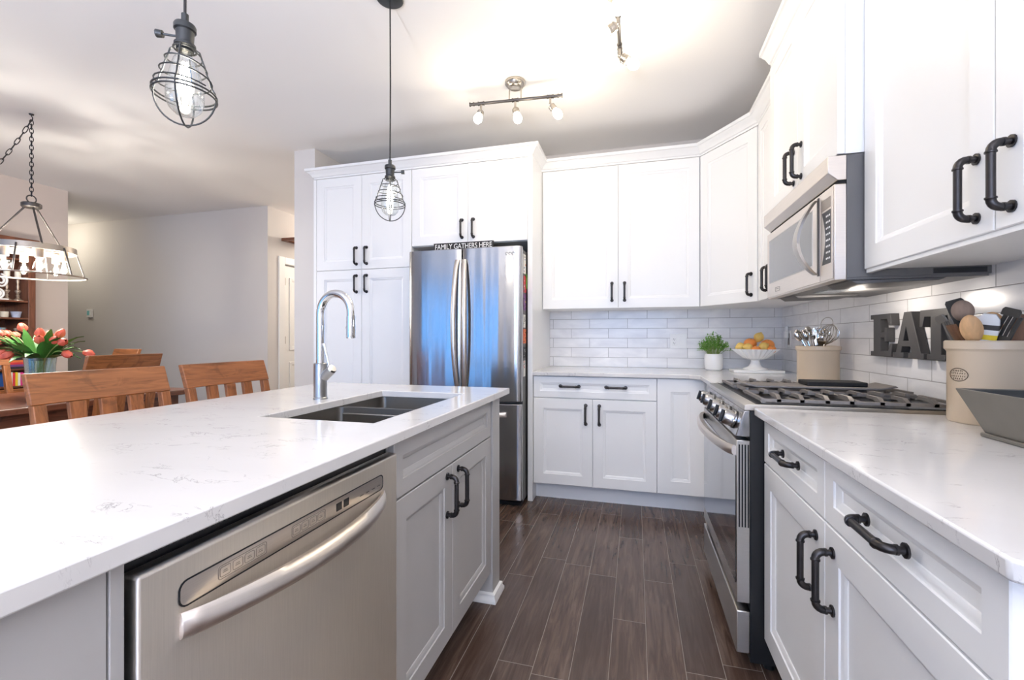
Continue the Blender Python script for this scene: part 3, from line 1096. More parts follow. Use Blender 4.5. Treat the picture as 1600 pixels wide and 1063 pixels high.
for k in range(25):
    s_ = k / 24
    z = 1.378 + .262 * s_
    bow = math.sin(PI * s_)
    yc = 1.828 + .070 * bow ** .9
    xo = .620 - .040 * bow ** .8
    wd = .010 + .014 * bow
    hm.append([(xo - .006, yc - wd, z), (xo - .008, yc, z), (xo - .006, yc + wd, z), (xo + .004, yc + wd, z), (xo + .004, yc - wd, z)])
P('handle', MB().rings(hm), 'steel', dw, ang=50)
P('handle_backing', MB().box(.6235, .6275, 1.816, 1.828, 1.372, 1.648), 'dark_bronze', dw)
kp = P('control_panel', MB().box(0.6275, 0.6297, Y0 + .004, 1.810, 1.350, 1.657), 'steel_warm', t, bevel=.001)
P('display', MB().box(.6266, .6276, 1.722, 1.795, 1.592, 1.628), 'button_grey', kp)
key = []
for k in range(13):
    s_ = k / 12
    z = 1.405 + .180 * s_
    key.append((1.722, z))
for k in range(13):
    s_ = 1 - k / 12
    z = 1.405 + .180 * s_
    key.append((1.764 + .030 * abs(2 * s_ - 1) ** 1.5, z))
P('keypad', MB().prism(key, lambda p: (.6268, p[0], p[1]), lambda p: (.6276, p[0], p[1])), 'enamel_black', kp)
kb = MB()
for r_ in range(8):
    for c_ in range(3):
        kb.box(.6260, .6269, 1.726 + c_ * .0125, 1.7325 + c_ * .0125, 1.420 + r_ * .0205, 1.426 + r_ * .0205)
P('keys', kb, 'plastic_white', kp)
o_, i_ = rrect(2.27, 2.335, 1.368, 1.388, .003), rrect(2.272, 2.333, 1.370, 1.386, .002)
bd = MB().rings([[(.6276, y, z) for y, z in o_], [(.6266, y, z) for y, z in o_], [(.6266, y, z) for y, z in i_], [(.6276, y, z) for y, z in i_]], cap0=False, cap1=False)
bd.box(.6268, .6276, 2.285, 2.32, 1.378, 1.381)
P('badge', bd, 'button_grey', dw)
ub = MB()
ub.box(.66, 1.04, Y0 + .004, Y1 - .004, 1.344, 1.3515)
P('underside', ub, 'grey_side', t)
for y0, y1 in ((Y0 + .012, Y0 + .20), (Y1 - .20, Y1 - .012)):
    P('grease_filter', MB().prism([(.68, 1.3435), (.70, 1.330), (.92, 1.336), (.94, 1.3435)], lambda p: (p[0], y0, p[1]), lambda p: (p[0], y1, p[1])), 'grey_side', t, bevel=.002)
P('task_lamp', MB().box(.72, .80, 2.0, 2.16, 1.338, 1.3435), 'glass_clear', t)
bulb_light('microwave_fill_light', (.84, 2.08, 1.300), 1.0, (1.0, .90, .80), .02, t, (0.85, 2.08, 1.345))  # added light under the microwave, brightens the tiles below the cabinets
P('side_label', MB().box(.90, 1.035, Y0 + .0008, Y0 + .0018, 1.356, 1.372), 'body_black', t)

# ------------------------------------------------------------------ refrigerator
FX0, FX1, FY = -1.588, -0.747, 2.93
t = T('refrigerator', 'stainless french-door refrigerator with bottom freezer drawer', 'refrigerator', (-1.17, 3.3, 0))
P('body', MB().box(FX0 + .004, FX1, 2.995, 3.70, 0.025, 1.762), 'grey_side', t, bevel=.003)
P('base_grille', MB().box(FX0 + .01, FX1 - .01, 2.98, 3.05, 0.0, 0.0245), 'body_black', t)


def panel_front(x0, x1, z0, z1, y, sag):
    """slightly bowed steel front with rounded vertical edges"""
    m = MB()
    n = 16
    fr, bk = [], []
    for k in range(n + 1):
        s_ = k / n
        e = min(s_, 1 - s_)
        edge = max(0.0, 0.06 - e) / 0.06
        x = x0 + (x1 - x0) * s_
        yy = y + .012 * edge ** 2 + sag * (2 * s_ - 1) ** 2
        fr.append((x, yy))
    poly = fr + [(x1, 2.985), (x0, 2.985)]
    return m.zprism(poly, z0, z1)


XM = -1.1765
for x0, x1, hx in ((FX0, XM - .003, XM - .033), (XM + .003, FX1 + .002, XM + .033)):
    d = P('door', panel_front(x0, x1, .718, 1.780, FY, .006), 'steel_fridge', t, bevel=.004, ang=30)
    hm = []
    for k in range(21):
        s_ = k / 20
        z = .80 + .90 * s_
        bow = math.sin(PI * s_) ** .7
        yo = FY - .006 - .048 * bow
        sl = 1 if hx < XM else -1
        xc = hx + sl * .016 * (bow - .5) * -1
        hm.append([(xc - .016, yo + .008, z), (xc - .016, yo - .004, z), (xc - .008, yo - .011, z), (xc + .008, yo - .011, z), (xc + .016, yo - .004, z), (xc + .016, yo + .008, z)])
    P('handle', MB().rings(hm), 'steel_warm', d, ang=50)
d = P('freezer_drawer', panel_front(FX0, FX1 + .002, .045, .700, FY, .006), 'steel_fridge', t, bevel=.004, ang=30)
hm = []
for k in range(21):
    s_ = k / 20
    x = FX0 + .06 + (FX1 - FX0 - .16) * s_
    bow = math.sin(PI * s_) ** .6
    yo = FY - .004 - .05 * bow
    hm.append([(x, yo + .01, .612), (x, yo - .008, .614), (x, yo - .012, .630), (x, yo - .006, .644), (x, yo + .01, .646)])
P('handle', MB().rings(hm), 'steel_warm', d, ang=50)
lg = MB()
for k in range(3):
    lg.tube([(-.845 + k * .022 + .008 * math.cos(a * .7), FY + .0015, 1.728 + .009 * math.sin(a * .7)) for a in range(8)], .0014, 6)
P('emblem', lg, 'enamel_black', kids(t)[3] if len(kids(t)) > 3 else t)

# papers and magnets on the fridge side
for i, (y0, y1, z0, z1, cm_, lab, nm) in enumerate([
        (2.998, 3.072, 1.60, 1.735, 5, 'pale photo strip at the top of the fridge side', 'photo_strip'),
        (3.010, 3.082, 1.47, 1.585, 0, 'red patterned card on the fridge side below the photo strip', 'card'),
        (3.004, 3.076, 1.345, 1.46, 8, 'purple card on the fridge side above the white note', 'card'),
        (3.000, 3.060, 1.225, 1.315, 5, 'white note with handwriting on the fridge side', 'note'),
        (2.998, 3.078, 1.115, 1.215, 7, 'orange card on the fridge side, mid height', 'card'),
        (3.000, 3.070, 1.015, 1.09, 6, 'black and white card on the fridge side below the orange one', 'card'),
        (3.000, 3.055, .885, .995, 5, 'lowest white slip with a red head on the fridge side', 'note')]):
    p = MB().box(FX1 + .0005, FX1 + .002, y0, y1, z0, z1, 0)
    random.seed(30 + i)
    for k in range(7):
        a = random.uniform(y0 + .003, y1 - .018)
        c = random.uniform(z0 + .004, z1 - .012)
        p.box(FX1 + .002, FX1 + .0026, a, a + random.uniform(.008, .016), c, c + random.uniform(.004, .011), 1 + k % 3)
    thing(nm, p, ['cover%d' % cm_, 'cover%d' % [1, 3, 6, 6, 0, 5, 0][i], 'cover6', 'cover%d' % [7, 5, 2, 6, 6, 6, 5][i]], lab, 'paper', 'papers on the fridge side', origin=(FX1, (y0 + y1) / 2, z0))
gc = MB().tube([(FX1 + .006, 3.06, 1.60), (FX1 + .008, 3.078, 1.575), (FX1 + .007, 3.07, 1.54), (FX1 + .006, 3.08, 1.50)], .005, 8)
thing('ribbon', gc, 'leaf', 'green ribbon hanging on the fridge side beside the red card', 'ribbon', origin=(FX1, 3.07, 1.5))

# sign standing on top of the fridge
t = T('word_sign', 'black wooden sign reading family gathers here on top of the fridge', 'sign', (-1.197, 3.02, 1.763))
P('board', MB().box(-1.425, -0.967, 3.012, 3.030, 1.763, 1.8425), 'sign_black', t, bevel=.001)
me = text_mesh('FAMILY GATHERS HERE', .047, .0012, 0.98)
xsz = max(v.co.x for v in me.vertices) - min(v.co.x for v in me.vertices)
me.transform(FR_back(3.0112, -1.196, 1.7975) @ Matrix.Diagonal((.435 / xsz, 1.12, 1, 1)))
put('lettering', me, 'plastic_white', t)

# ------------------------------------------------------------------ things on the counters
# wall letters
E_ = [[(0, 0), (.165, 0), (.176, .055), (.158, .055), (.140, .022), (.085, .022), (.085, .080), (.112, .080), (.116, .062), (.132, .062), (.132, .122), (.116, .122), (.112, .102), (.085, .102), (.085, .158), (.135, .158), (.150, .130), (.168, .130), (.162, .180), (0, .180), (0, .160), (.025, .160), (.025, .020), (0, .020)]]
A_ = [[(0, 0), (.075, 0), (.075, .020), (.058, .020), (.066, .045), (.120, .045), (.129, .020), (.108, .020), (.108, 0), (.205, 0), (.205, .020), (.187, .020), (.127, .180), (.080, .180), (.022, .020), (0, .020)], [(.074, .067), (.093, .122), (.112, .067)]]
T_ = [[(.050, 0), (.150, 0), (.150, .020), (.128, .020), (.128, .155), (.160, .155), (.172, .118), (.190, .118), (.186, .180), (.009, .180), (.005, .118), (.023, .118), (.035, .155), (.070, .155), (.070, .020), (.050, .020)]]
for ch, poly, y in (('E', E_, 2.365), ('A', A_, 2.186), ('T', T_, 2.012)):
    me = outline_mesh(poly, .030)
    me.transform(Matrix(((0, 0, -1, RX - .0245), (-1, 0, 0, y), (0, 1, 0, 1.075), (0, 0, 0, 1))))
    bm_ = bmesh.new()
    bm_.from_mesh(me)
    bmesh.ops.remove_doubles(bm_, verts=bm_.verts, dist=1e-5)
    w_ = MB()
    w_.bm.free()
    w_.bm = bm_
    thing('wall_letter', w_, 'letter_grey', 'dark grey block letter %s mounted on the tiled wall above the range' % ch, 'letter', 'letters on the tiles', origin=(RX - .02, y - .1, 1.075), bevel=.0015)


def crock(c, r, h, label):
    t = T('stoneware_crock', label, 'crock', c)
    P('vessel', MB().lathe([(0, 0), (r * .93, 0), (r * .96, .006), (r * .96, h * .86), (r * .985, h * .88), (r * 1.03, h * .90), (r * 1.03, h * .985), (r * .99, h), (r * .90, h), (r * .88, h * .97), (r * .88, .02), (0, .015)], c, 40), 'stoneware', t)
    return t


CN = Vector((.955, 1.565, .9155))
t = crock(CN, .090, .231, 'large tan stoneware crock of wooden utensils on the right worktop')
st = MB()
ang0 = math.atan2(-CN.y, -CN.x) - R(44)


def on_crock(a, z, r=.0871):
    return (CN.x + r * math.cos(a), CN.y + r * math.sin(a), CN.z + z)


st.tube([on_crock(ang0 + R(17) * math.cos(k / 24 * 2 * PI), .135 + .018 * math.sin(k / 24 * 2 * PI)) for k in range(24)], .0009, 5, loop=True)
random.seed(3)
for zz, n, w_ in ((.146, 6, 8), (.139, 7, 12), (.131, 8, 12), (.124, 5, 8)):
    for k in range(n):
        a = ang0 + R(-w_ + 2 * w_ * k / (n - 1))
        st.tube([on_crock(a, zz - .002), on_crock(a + R(random.uniform(-.6, .8)), zz + .002)], .0007, 5)
P('stamp', st, 'stamp', t)
CF = Vector((.925, 2.700, .9155))
crock(CF, .098, .196, 'small tan stoneware crock of silverware in the corner behind the range')


def axis_frame(p0, p1, face):
    """frame with z along the utensil and x-z plane facing 'face'"""
    z = (Vector(p1) - Vector(p0)).normalized()
    y = Vector(face) - z * z.dot(Vector(face))
    y.normalize()
    x = y.cross(z)
    return Matrix(((x.x, y.x, z.x, p0[0]), (x.y, y.y, z.y, p0[1]), (x.z, y.z, z.z, p0[2]), (0, 0, 0, 1)))


def paddle(mb, L, prof, th, curve=0.0, mi=0):
    """flat head: prof list of (t along, half-width) with thickness and forward curve"""
    rs = []
    for tt, hw_ in prof:
        cy = curve * (tt - prof[0][0]) ** 2
        rs.append([(-hw_, cy - th / 2, tt), (-hw_ * .5, cy - th * .75, tt), (hw_ * .5, cy - th * .75, tt), (hw_, cy - th / 2, tt), (hw_, cy + th / 2, tt), (-hw_, cy + th / 2, tt)])
    return mb.rings(rs, mi=mi)


def spoon_head(mb, L, hl, hw_, th=.006, dish=.010):
    """oval spoon bowl, dished toward +y, from L-2*hl to L"""
    rs = []
    n = 12
    for i in range(n + 1):
        a = PI * (.04 + .92 * i / n)
        tt = L - hl - hl * math.cos(a)
        w_ = hw_ * math.sin(a)
        d = dish * math.sin(a)
        rs.append([(-w_, 0, tt), (-w_ * .55, -d * .8, tt), (0, -d, tt), (w_ * .55, -d * .8, tt), (w_, 0, tt), (w_ * .93, th * .6, tt), (w_ * .5, th - d * .8, tt), (0, th - d, tt), (-w_ * .5, th - d * .8, tt), (-w_ * .93, th * .6, tt)])
    return mb.rings(rs)


def utensil(name, base, top, kind, mats, label, cat='utensil', group='utensils in the large crock', face=(-.5, -.85, 0)):
    base, top = Vector(base), Vector(top)
    L = (top - base).length
    fm = axis_frame(base, top, tuple(-Vector(face)))
    t = T(name, label, cat, base, group)
    hm, bm2 = mats if isinstance(mats, tuple) else (mats, mats)
    if kind in ('spoon', 'roundspoon', 'bigspoon'):
        hl, hw_ = {'spoon': (.036, .0215), 'roundspoon': (.031, .0245), 'bigspoon': (.040, .0235)}[kind]
        P('handle', MB(fm).tube([(0, 0, 0), (0, 0, L - 2 * hl - .01), (0, -.001, L - 2 * hl + .012)], [.006, .0055, .0065], 8), hm, t)
        P('bowl', spoon_head(MB(fm), L, hl, hw_), bm2, t)
    elif kind == 'teaspoon':
        P('handle', MB(fm).tube([(0, 0, 0), (0, 0, L - .055)], [.0036, .003], 6), hm, t)
        P('bowl', spoon_head(MB(fm), L, .027, .017, .002, .006), bm2, t)
    elif kind == 'fork':
        P('handle', MB(fm).tube([(0, 0, 0), (0, 0, L - .06)], [.003, .0025], 6), hm, t)
        m = MB(fm)
        paddle(m, L, [(L - .062, .003), (L - .05, .011), (L - .036, .012)], .002)
        for k in range(4):
            x = -.0105 + k * .007
            m.box(x - .0014, x + .0014, -.001, .001, L - .037, L)
        P('tines', m, bm2, t)
    elif kind == 'knife':
        P('handle', MB(fm).tube([(0, 0, 0), (0, 0, L - .09)], [.004, .004], 6), hm, t)
        P('blade', paddle(MB(fm), L, [(L - .09, .006), (L - .06, .011), (L - .02, .011), (L, .003)], .0018), bm2, t)
    elif kind == 'spatula':
        P('handle', MB(fm).tube([(0, 0, 0), (0, 0, L - .085)], [.006, .005], 8), hm, t)
        P('blade', paddle(MB(fm), L, [(L - .095, .006), (L - .08, .019), (L - .04, .021), (L - .008, .021), (L, .017)], .007, 1.2), bm2, t)
    elif kind == 'turner':
        P('handle', MB(fm).tube([(0, 0, 0), (0, 0, L - .10)], [.006, .005], 8), hm, t)
        m = MB(fm)
        paddle(m, L, [(L - .10, .006), (L - .085, .022), (L - .076, .0235)], .004, 1.5)
        for x0, x1 in ((-.0235, -.014), (-.009, -.0025), (.0025, .009), (.014, .0235)):
            m.rings([[(x0, 1.5 * (tt - L + .10) ** 2 - .002, tt), (x1, 1.5 * (tt - L + .10) ** 2 - .002, tt), (x1, 1.5 * (tt - L + .10) ** 2 + .002, tt), (x0, 1.5 * (tt - L + .10) ** 2 + .002, tt)] for tt in (L - .078, L - .05, L - .02)])
        paddle(m, L, [(L - .021, .0235), (L - .006, .023), (L, .018)], .004, 0)
        P('blade', m, bm2, t)
    elif kind == 'board':
        P('blade', paddle(MB(fm), L, [(0, .014), (L - .09, .016), (L - .05, .021), (L - .01, .024), (L, .021)], .008), bm2, t)
    elif kind == 'striped':
        P('handle', MB(fm).tube([(0, 0, 0), (0, 0, L - .085)], [.006, .005], 8), hm, t)
        m = MB(fm)
        bands = [(L - .090, .019, 0), (L - .072, .021, 1), (L - .058, .022, 0), (L - .044, .0225, 2), (L - .030, .0225, 0), (L - .014, .021, 0), (L, .012, 0)]
        for (a, wa, mi), (b, wb, _) in zip(bands, bands[1:]):
            paddle(m, L, [(a, wa), (b, wb)], .007, 0, mi)
        P('blade', m, ['plastic_white', 'cover2', 'silicone_dark'], t)
    elif kind == 'whisk':
        P('handle', MB(fm).tube([(0, 0, 0), (0, 0, L - .095)], [.006, .0055], 8), hm, t)
        m = MB(fm)
        for k in range(9):
            a = PI * k / 9
            pts = []
            for i in range(13):
                s_ = i / 12 * 2 - 1
                w_ = .036 * math.sin(PI * (1 - abs(s_)) ** .75 * .5) if False else .038 * (1 - abs(s_) ** 1.0) ** .0
                u = abs(s_)
                rad = .045 * math.sin(min(1, (1 - u) * 0 + u) * PI * .98 / 1.0) if u < 1 else 0
                pts.append((math.cos(a) * rad * (1 if s_ > 0 else -1), math.sin(a) * rad * (1 if s_ > 0 else -1), L - .115 * u ** 1.25))
            m.tube(pts, .0016, 5)
        P('wires', m, bm2, t)
    elif kind == 'masher':
        P('handle', MB(fm).tube([(0, 0, 0), (0, 0, L - .06)], [.003, .003], 6), hm, t)
        m = MB(fm)
        m.tube([(.026 * math.cos(2 * PI * k / 20), 0, L - .036 + .036 * math.sin(2 * PI * k / 20)) for k in range(20)], .0016, 6, loop=True)
        P('loop', m, bm2, t)
    return t


cz = CN.z + .02


def nb(dx, dy):
    return (CN.x + dx, CN.y + dy, cz)


utensil('spatula', nb(.035, -.03), (CN.x - .092, CN.y + .045, 1.218), 'turner', ('silicone_grey', 'silicone_grey'), 'pale grey slotted turner at the left rim of the large crock', face=(-.98, .1, 0))
utensil('spatula', nb(-.01, -.02), (CN.x - .050, CN.y + .065, 1.200), 'spatula', 'silicone_dark', 'dark flat spatula behind the narrow wooden scraper in large crock')
utensil('wooden_scraper', nb(.03, .0), (CN.x - .078, CN.y + .018, 1.192), 'board', 'wood_brown', 'narrow brown wooden scraper left of the pale spoon in large crock', face=(-.98, .15, 0))
utensil('wooden_spoon', nb(.0, .03), (CN.x - .052, CN.y + .022, 1.262), 'roundspoon', ('wood_pale', 'wood_grey'), 'tall grainy round-headed wooden spoon, highest in the large crock')
utensil('spatula', nb(.02, -.03), (CN.x - .048, CN.y + .062, 1.268), 'spatula', 'silicone_dark', 'dark spatula tip showing behind the tallest wooden spoon')
utensil('wooden_spoon', nb(.015, .02), (CN.x - .070, CN.y - .040, 1.216), 'bigspoon', 'wood_pale', 'pale wooden spoon facing front in the large crock')
utensil('spatula', nb(-.02, .03), (CN.x - .026, CN.y - .046, 1.219), 'striped', 'wood_pale', 'spatula striped white, black and yellow in the large crock', face=(-.65, -.75, 0))
utensil('wooden_spoon', nb(-.01, .04), (CN.x + .006, CN.y - .004, 1.226), 'roundspoon', 'wood_pale', 'pale round wooden spoon behind the striped spatula')
utensil('spatula', nb(-.03, .02), (CN.x + .012, CN.y - .064, 1.232), 'turner', 'silicone_dark', 'dark grey slotted turner leaning right in the large crock', face=(-.9, -.3, .2))
utensil('wooden_scraper', nb(-.02, .01), (CN.x + .046, CN.y - .068, 1.212), 'board', 'wood_brown', 'wide brown wooden scraper at the right rim of the large crock')

cz = CF.z + .02
G2 = 'silverware in the small crock'


def fb(dx, dy):
    return (CF.x + dx, CF.y + dy, cz)


FU = [('serving_spoon', 'teaspoon', -.105, .0, 1.185, 'silver spoon leaning furthest left in the small crock'),
      ('fork', 'fork', -.080, -.03, 1.190, 'silver fork beside the leftmost spoon in small crock'),
      ('serving_spoon', 'teaspoon', -.058, .03, 1.196, 'silver spoon third from the left in the small crock'),
      ('fork', 'fork', -.040, -.04, 1.200, 'silver fork left of the upright knife in small crock'),
      ('table_knife', 'knife', -.020, .0, 1.205, 'silver knife standing upright in middle of the small crock'),
      ('serving_spoon', 'teaspoon', .0, -.06, 1.165, 'short silver spoon at the front of the small crock'),
      ('fork', 'fork', .014, -.055, 1.178, 'short silver fork at the front right of the small crock'),
      ('fork', 'fork', -.070, .045, 1.205, 'tall silver fork at the back left of the small crock'),
      ('serving_spoon', 'teaspoon', -.030, .060, 1.215, 'tall silver spoon at the back of the small crock'),
      ('fork', 'fork', .004, .02, 1.212, 'silver fork just left of the whisks in small crock'),
      ('serving_spoon', 'teaspoon', -.092, .030, 1.196, 'silver spoon behind the two leftmost pieces in small crock'),
      ('serving_spoon', 'teaspoon', .012, .05, 1.205, 'silver spoon behind the whisk in the small crock')]
for nm, kd, dx, dy, z, lab in FU:
    utensil(nm, fb(-dx * .3, -dy * .3), (CF.x + dx, CF.y + dy, z), kd, 'silver', lab, 'cutlery', G2, face=(-.3, -.9, .2))
utensil('whisk', fb(-.02, .02), (CF.x + .055, CF.y - .035, 1.225), 'whisk', 'silver', 'wire balloon whisk at the right of the small crock', 'utensil', G2)
utensil('whisk', fb(-.02, -.02), (CF.x + .030, CF.y + .030, 1.210), 'whisk', 'silver', 'smaller wire whisk behind the balloon whisk in small crock', 'utensil', G2)
utensil('wire_masher', fb(-.03, -.01), (CF.x + .060, CF.y + .030, 1.262), 'masher', 'silver', 'wire loop masher rising highest in the small crock', 'utensil', G2)

# grey tray at the right edge
TX0, TX1, TY0, TY1, TZ = .812, 1.010, .92, 1.345, .9155
t = T('serving_tray', 'grey flared rectangular tray at the right edge of the worktop', 'tray', (.91, 1.13, TZ))


def trring(e, ey, z):
    return [(TX0 - e, TY0 - ey, z), (TX1 + min(e, .03), TY0 - ey, z), (TX1 + min(e, .03), TY1 + ey, z), (TX0 - e, TY1 + ey, z)]


P('base', MB().box(TX0 - .006, TX1 + .006, TY0 - .006, TY1 + .006, TZ, TZ + .010), 'tray_grey', t, bevel=.003)
P('walls', MB().rings([trring(0, 0, TZ + .0105), trring(.028, .052, TZ + .108), trring(.028, .052, TZ + .111), trring(.022, .045, TZ + .111), trring(-.006, -.006, TZ + .016)]), ['tray_grey'], t, bevel=.001)
P('lining', MB().rings([trring(-.007, -.007, TZ + .0165), trring(.0195, .0425, TZ + .109), trring(.0175, .0405, TZ + .109), trring(-.009, -.009, TZ + .018)]), 'tray_dark', t)

# outlets
t = T('wall_outlet', 'white double outlet and switch plate on the back splashback', 'outlet', (.324, BY - .008, 1.07))
F = FR_back(BY - .0085)
P('plate', MB(F).box(.262, .386, 1.070, 1.186, 0, .006), 'plastic_white', t, bevel=.002)
P('rocker_switch', MB(F).box(.337, .371, 1.092, 1.164, .0061, .010), 'plastic_white', t, bevel=.001)
so = P('socket', MB(F).box(.277, .311, 1.092, 1.164, .0061, .009), 'plastic_white', t, bevel=.002)
sl = MB(F)
for z in (1.110, 1.140):
    sl.box(.287, .289, z, z + .009, .0091, .0096).box(.298, .300, z, z + .009, .0091, .0096).cyl((.2935, z - .005, .0091), (.2935, z - .005, .0096), .0025, seg=8)
P('slots', sl, 'dark_gap', so)
t = T('wall_outlet', 'white outlet on the right splashback near the corner', 'outlet', (RX - .008, 3.56, 1.08))
F = FR_right(RX - .0085)
P('plate', MB(F).box(3.52, 3.60, 1.085, 1.205, 0, .006), 'plastic_white', t, bevel=.002)
P('socket', MB(F).box(3.543, 3.577, 1.105, 1.185, .0061, .009), 'button_grey', t, bevel=.002)
thing('air_freshener', MB(F).box(3.545, 3.575, 1.150, 1.200, .0095, .035).box(3.548, 3.572, 1.200, 1.235, .012, .030), 'plastic_white', 'white plug-in air freshener in the right splashback outlet', 'air freshener', bevel=.005, origin=(RX - .02, 3.56, 1.15))  # small air freshener plugged into the outlet, gives no light

# potted plant
pc = Vector((.555, 3.575, .9155))
t = T('potted_plant', 'small bushy green plant in a white pot on the back counter', 'plant', pc)
P('pot', MB().lathe([(0, 0), (.048, 0), (.058, .008), (.063, .03), (.064, .085), (.061, .118), (.058, .121), (.055, .118), (.056, .10), (0, .10)], pc, 36), 'ceramic_white', t)
P('soil', MB().lathe([(0, .1005), (.055, .1005), (.05, .106), (0, .108)], pc, 20), 'soil', t)
lf, sm = MB(), MB()
random.seed(11)
for i in range(95):
    a = random.uniform(0, 2 * PI)
    el = random.uniform(.05, 1.0)
    rr = .135 * math.sqrt(el) * random.uniform(.75, 1.0)
    tip = pc + Vector((rr * math.cos(a), rr * math.sin(a) * .80, .135 + .135 * (1 - el) * random.uniform(.65, 1.0) + random.uniform(0, .025)))
    base = pc + Vector((.03 * math.cos(a), .03 * math.sin(a), .107))
    mid = (base + tip) / 2 + Vector((0, 0, .02))
    sm.tube([base, mid, tip], .0011, 4)
    for k in range(7):
        s_ = .42 + .58 * k / 6
        q = base.lerp(mid, s_ * 2) if s_ < .5 else mid.lerp(tip, s_ * 2 - 1)
        d = Vector((random.uniform(-1, 1), random.uniform(-1, .6), random.uniform(-.2, 1))).normalized()
        ln = random.uniform(.011, .017)
        sd = d.cross(Vector((random.uniform(-.3, .3), random.uniform(-.3, .3), 1))).normalized() * ln * .42
        up = d.cross(sd).normalized() * .002
        c0, c1 = q, q + d * ln * 1.35
        v_ = [lf.v(c0), lf.v(q + d * ln * .5 + sd + up), lf.v(c1), lf.v(q + d * ln * .5 - sd + up), lf.v(q + d * ln * .5 - up)]
        lf.f([v_[0], v_[1], v_[4]])
        lf.f([v_[1], v_[2], v_[4]])
        lf.f([v_[2], v_[3], v_[4]])
        lf.f([v_[3], v_[0], v_[4]])
P('stems', sm, 'stem', t)
P('foliage', lf, 'leaf', t)

# fruit stand
fc = Vector((.800, 3.44, .9155))
sl_ = [(.648, 3.355), (.672, 3.335), (.955, 3.335), (.955, 3.54), (.672, 3.54), (.648, 3.52)]
thing('trivet_board', MB().zprism(sl_, .9155, .9345), 'ceramic_white', 'white marble board under the fruit stand in the corner', 'board', bevel=.003, origin=(fc.x, fc.y, .9155))
fz0 = .935
t = T('fruit_stand', 'white fluted pedestal bowl holding oranges and lemons', 'fruit bowl', (fc.x, fc.y, fz0))
P('pedestal', MB().lathe([(0, 0), (.078, 0), (.078, .005), (.065, .012), (.042, .022), (.030, .042), (.027, .060), (.034, .068), (0, .070)], (fc.x, fc.y, fz0), 36), 'ceramic_white', t)
bw = MB()
rs = []
for r_, z, fl in [(.010, .0705, 0), (.05, .0705, .0), (.075, .080, .04), (.105, .105, .05), (.128, .126, .05), (.140, .137, .045), (.142, .141, .045), (.135, .140, .04), (.10, .108, .0), (.06, .088, 0), (.01, .084, 0)]:
    ring = []
    for k in range(96):
        a = 2 * PI * k / 96
        q = r_ * (1 + fl * math.cos(24 * a))
        ring.append((fc.x + q * math.cos(a), fc.y + q * math.sin(a), fz0 + z))
    rs.append(ring)
bw.rings(rs)
P('bowl', bw, 'ceramic_white', t)


def fruit(kind, x, y, z, r, label, tilt=0.0):
    c = Vector((fc.x + x, fc.y + y, fz0 + z))
    nm = 'orange' if kind == 'o' else 'lemon'
    t = T(nm, label, nm, c, 'fruit in the pedestal bowl')
    rot = Matrix.Rotation(tilt, 3, 'Y')
    if kind == 'o':
        P('skin', MB().ell(c, r, r, r * .93, 20, 14), 'orange_peel', t)
        P('stem_end', MB().cyl(c + Vector((0, -r * .5, r * .77)), c + Vector((0, -r * .53, r * .82)), .004, .002, 8), 'stem', t)
    else:
        prof = [(0, -1.22), (.16, -1.16), (.30, -1.0), (.62, -.78), (.90, -.40), (1, 0), (.90, .40), (.62, .78), (.28, 1.0), (.15, 1.15), (0, 1.2)]
        P('skin', MB().lathe([(p * r, q * r) for p, q in prof], c, 20, ax=rot), 'lemon_peel', t, ang=80)
        e = rot @ Vector((0, 0, -1.20 * r))
        P('stem_end', MB().ell(c + e, .0035, .0035, .003, 8, 5), 'stem', t)


fruit('l', -.100, -.03, .158, .029, 'lemon furthest left on the white pedestal bowl', R(75))
fruit('l', -.058, -.058, .152, .030, 'lemon second from left, at the front of the bowl', R(95))
fruit('o', -.028, .02, .176, .042, 'orange left of centre in the pedestal bowl')
fruit('o', -.012, -.070, .133, .032, 'orange low at the front of the bowl, mostly behind its rim')
fruit('l', .038, -.055, .158, .031, 'pale lemon right of centre at the front of the bowl', R(60))
fruit('o', .078, .012, .166, .045, 'big orange at the right of the pedestal bowl')
fruit('l', .025, .012, .222, .033, 'lemon resting on top of the fruit pile', R(25))
fruit('o', .085, -.062, .140, .028, 'small reddish orange low at the right front of the bowl')

# ------------------------------------------------------------------ pendants over the island


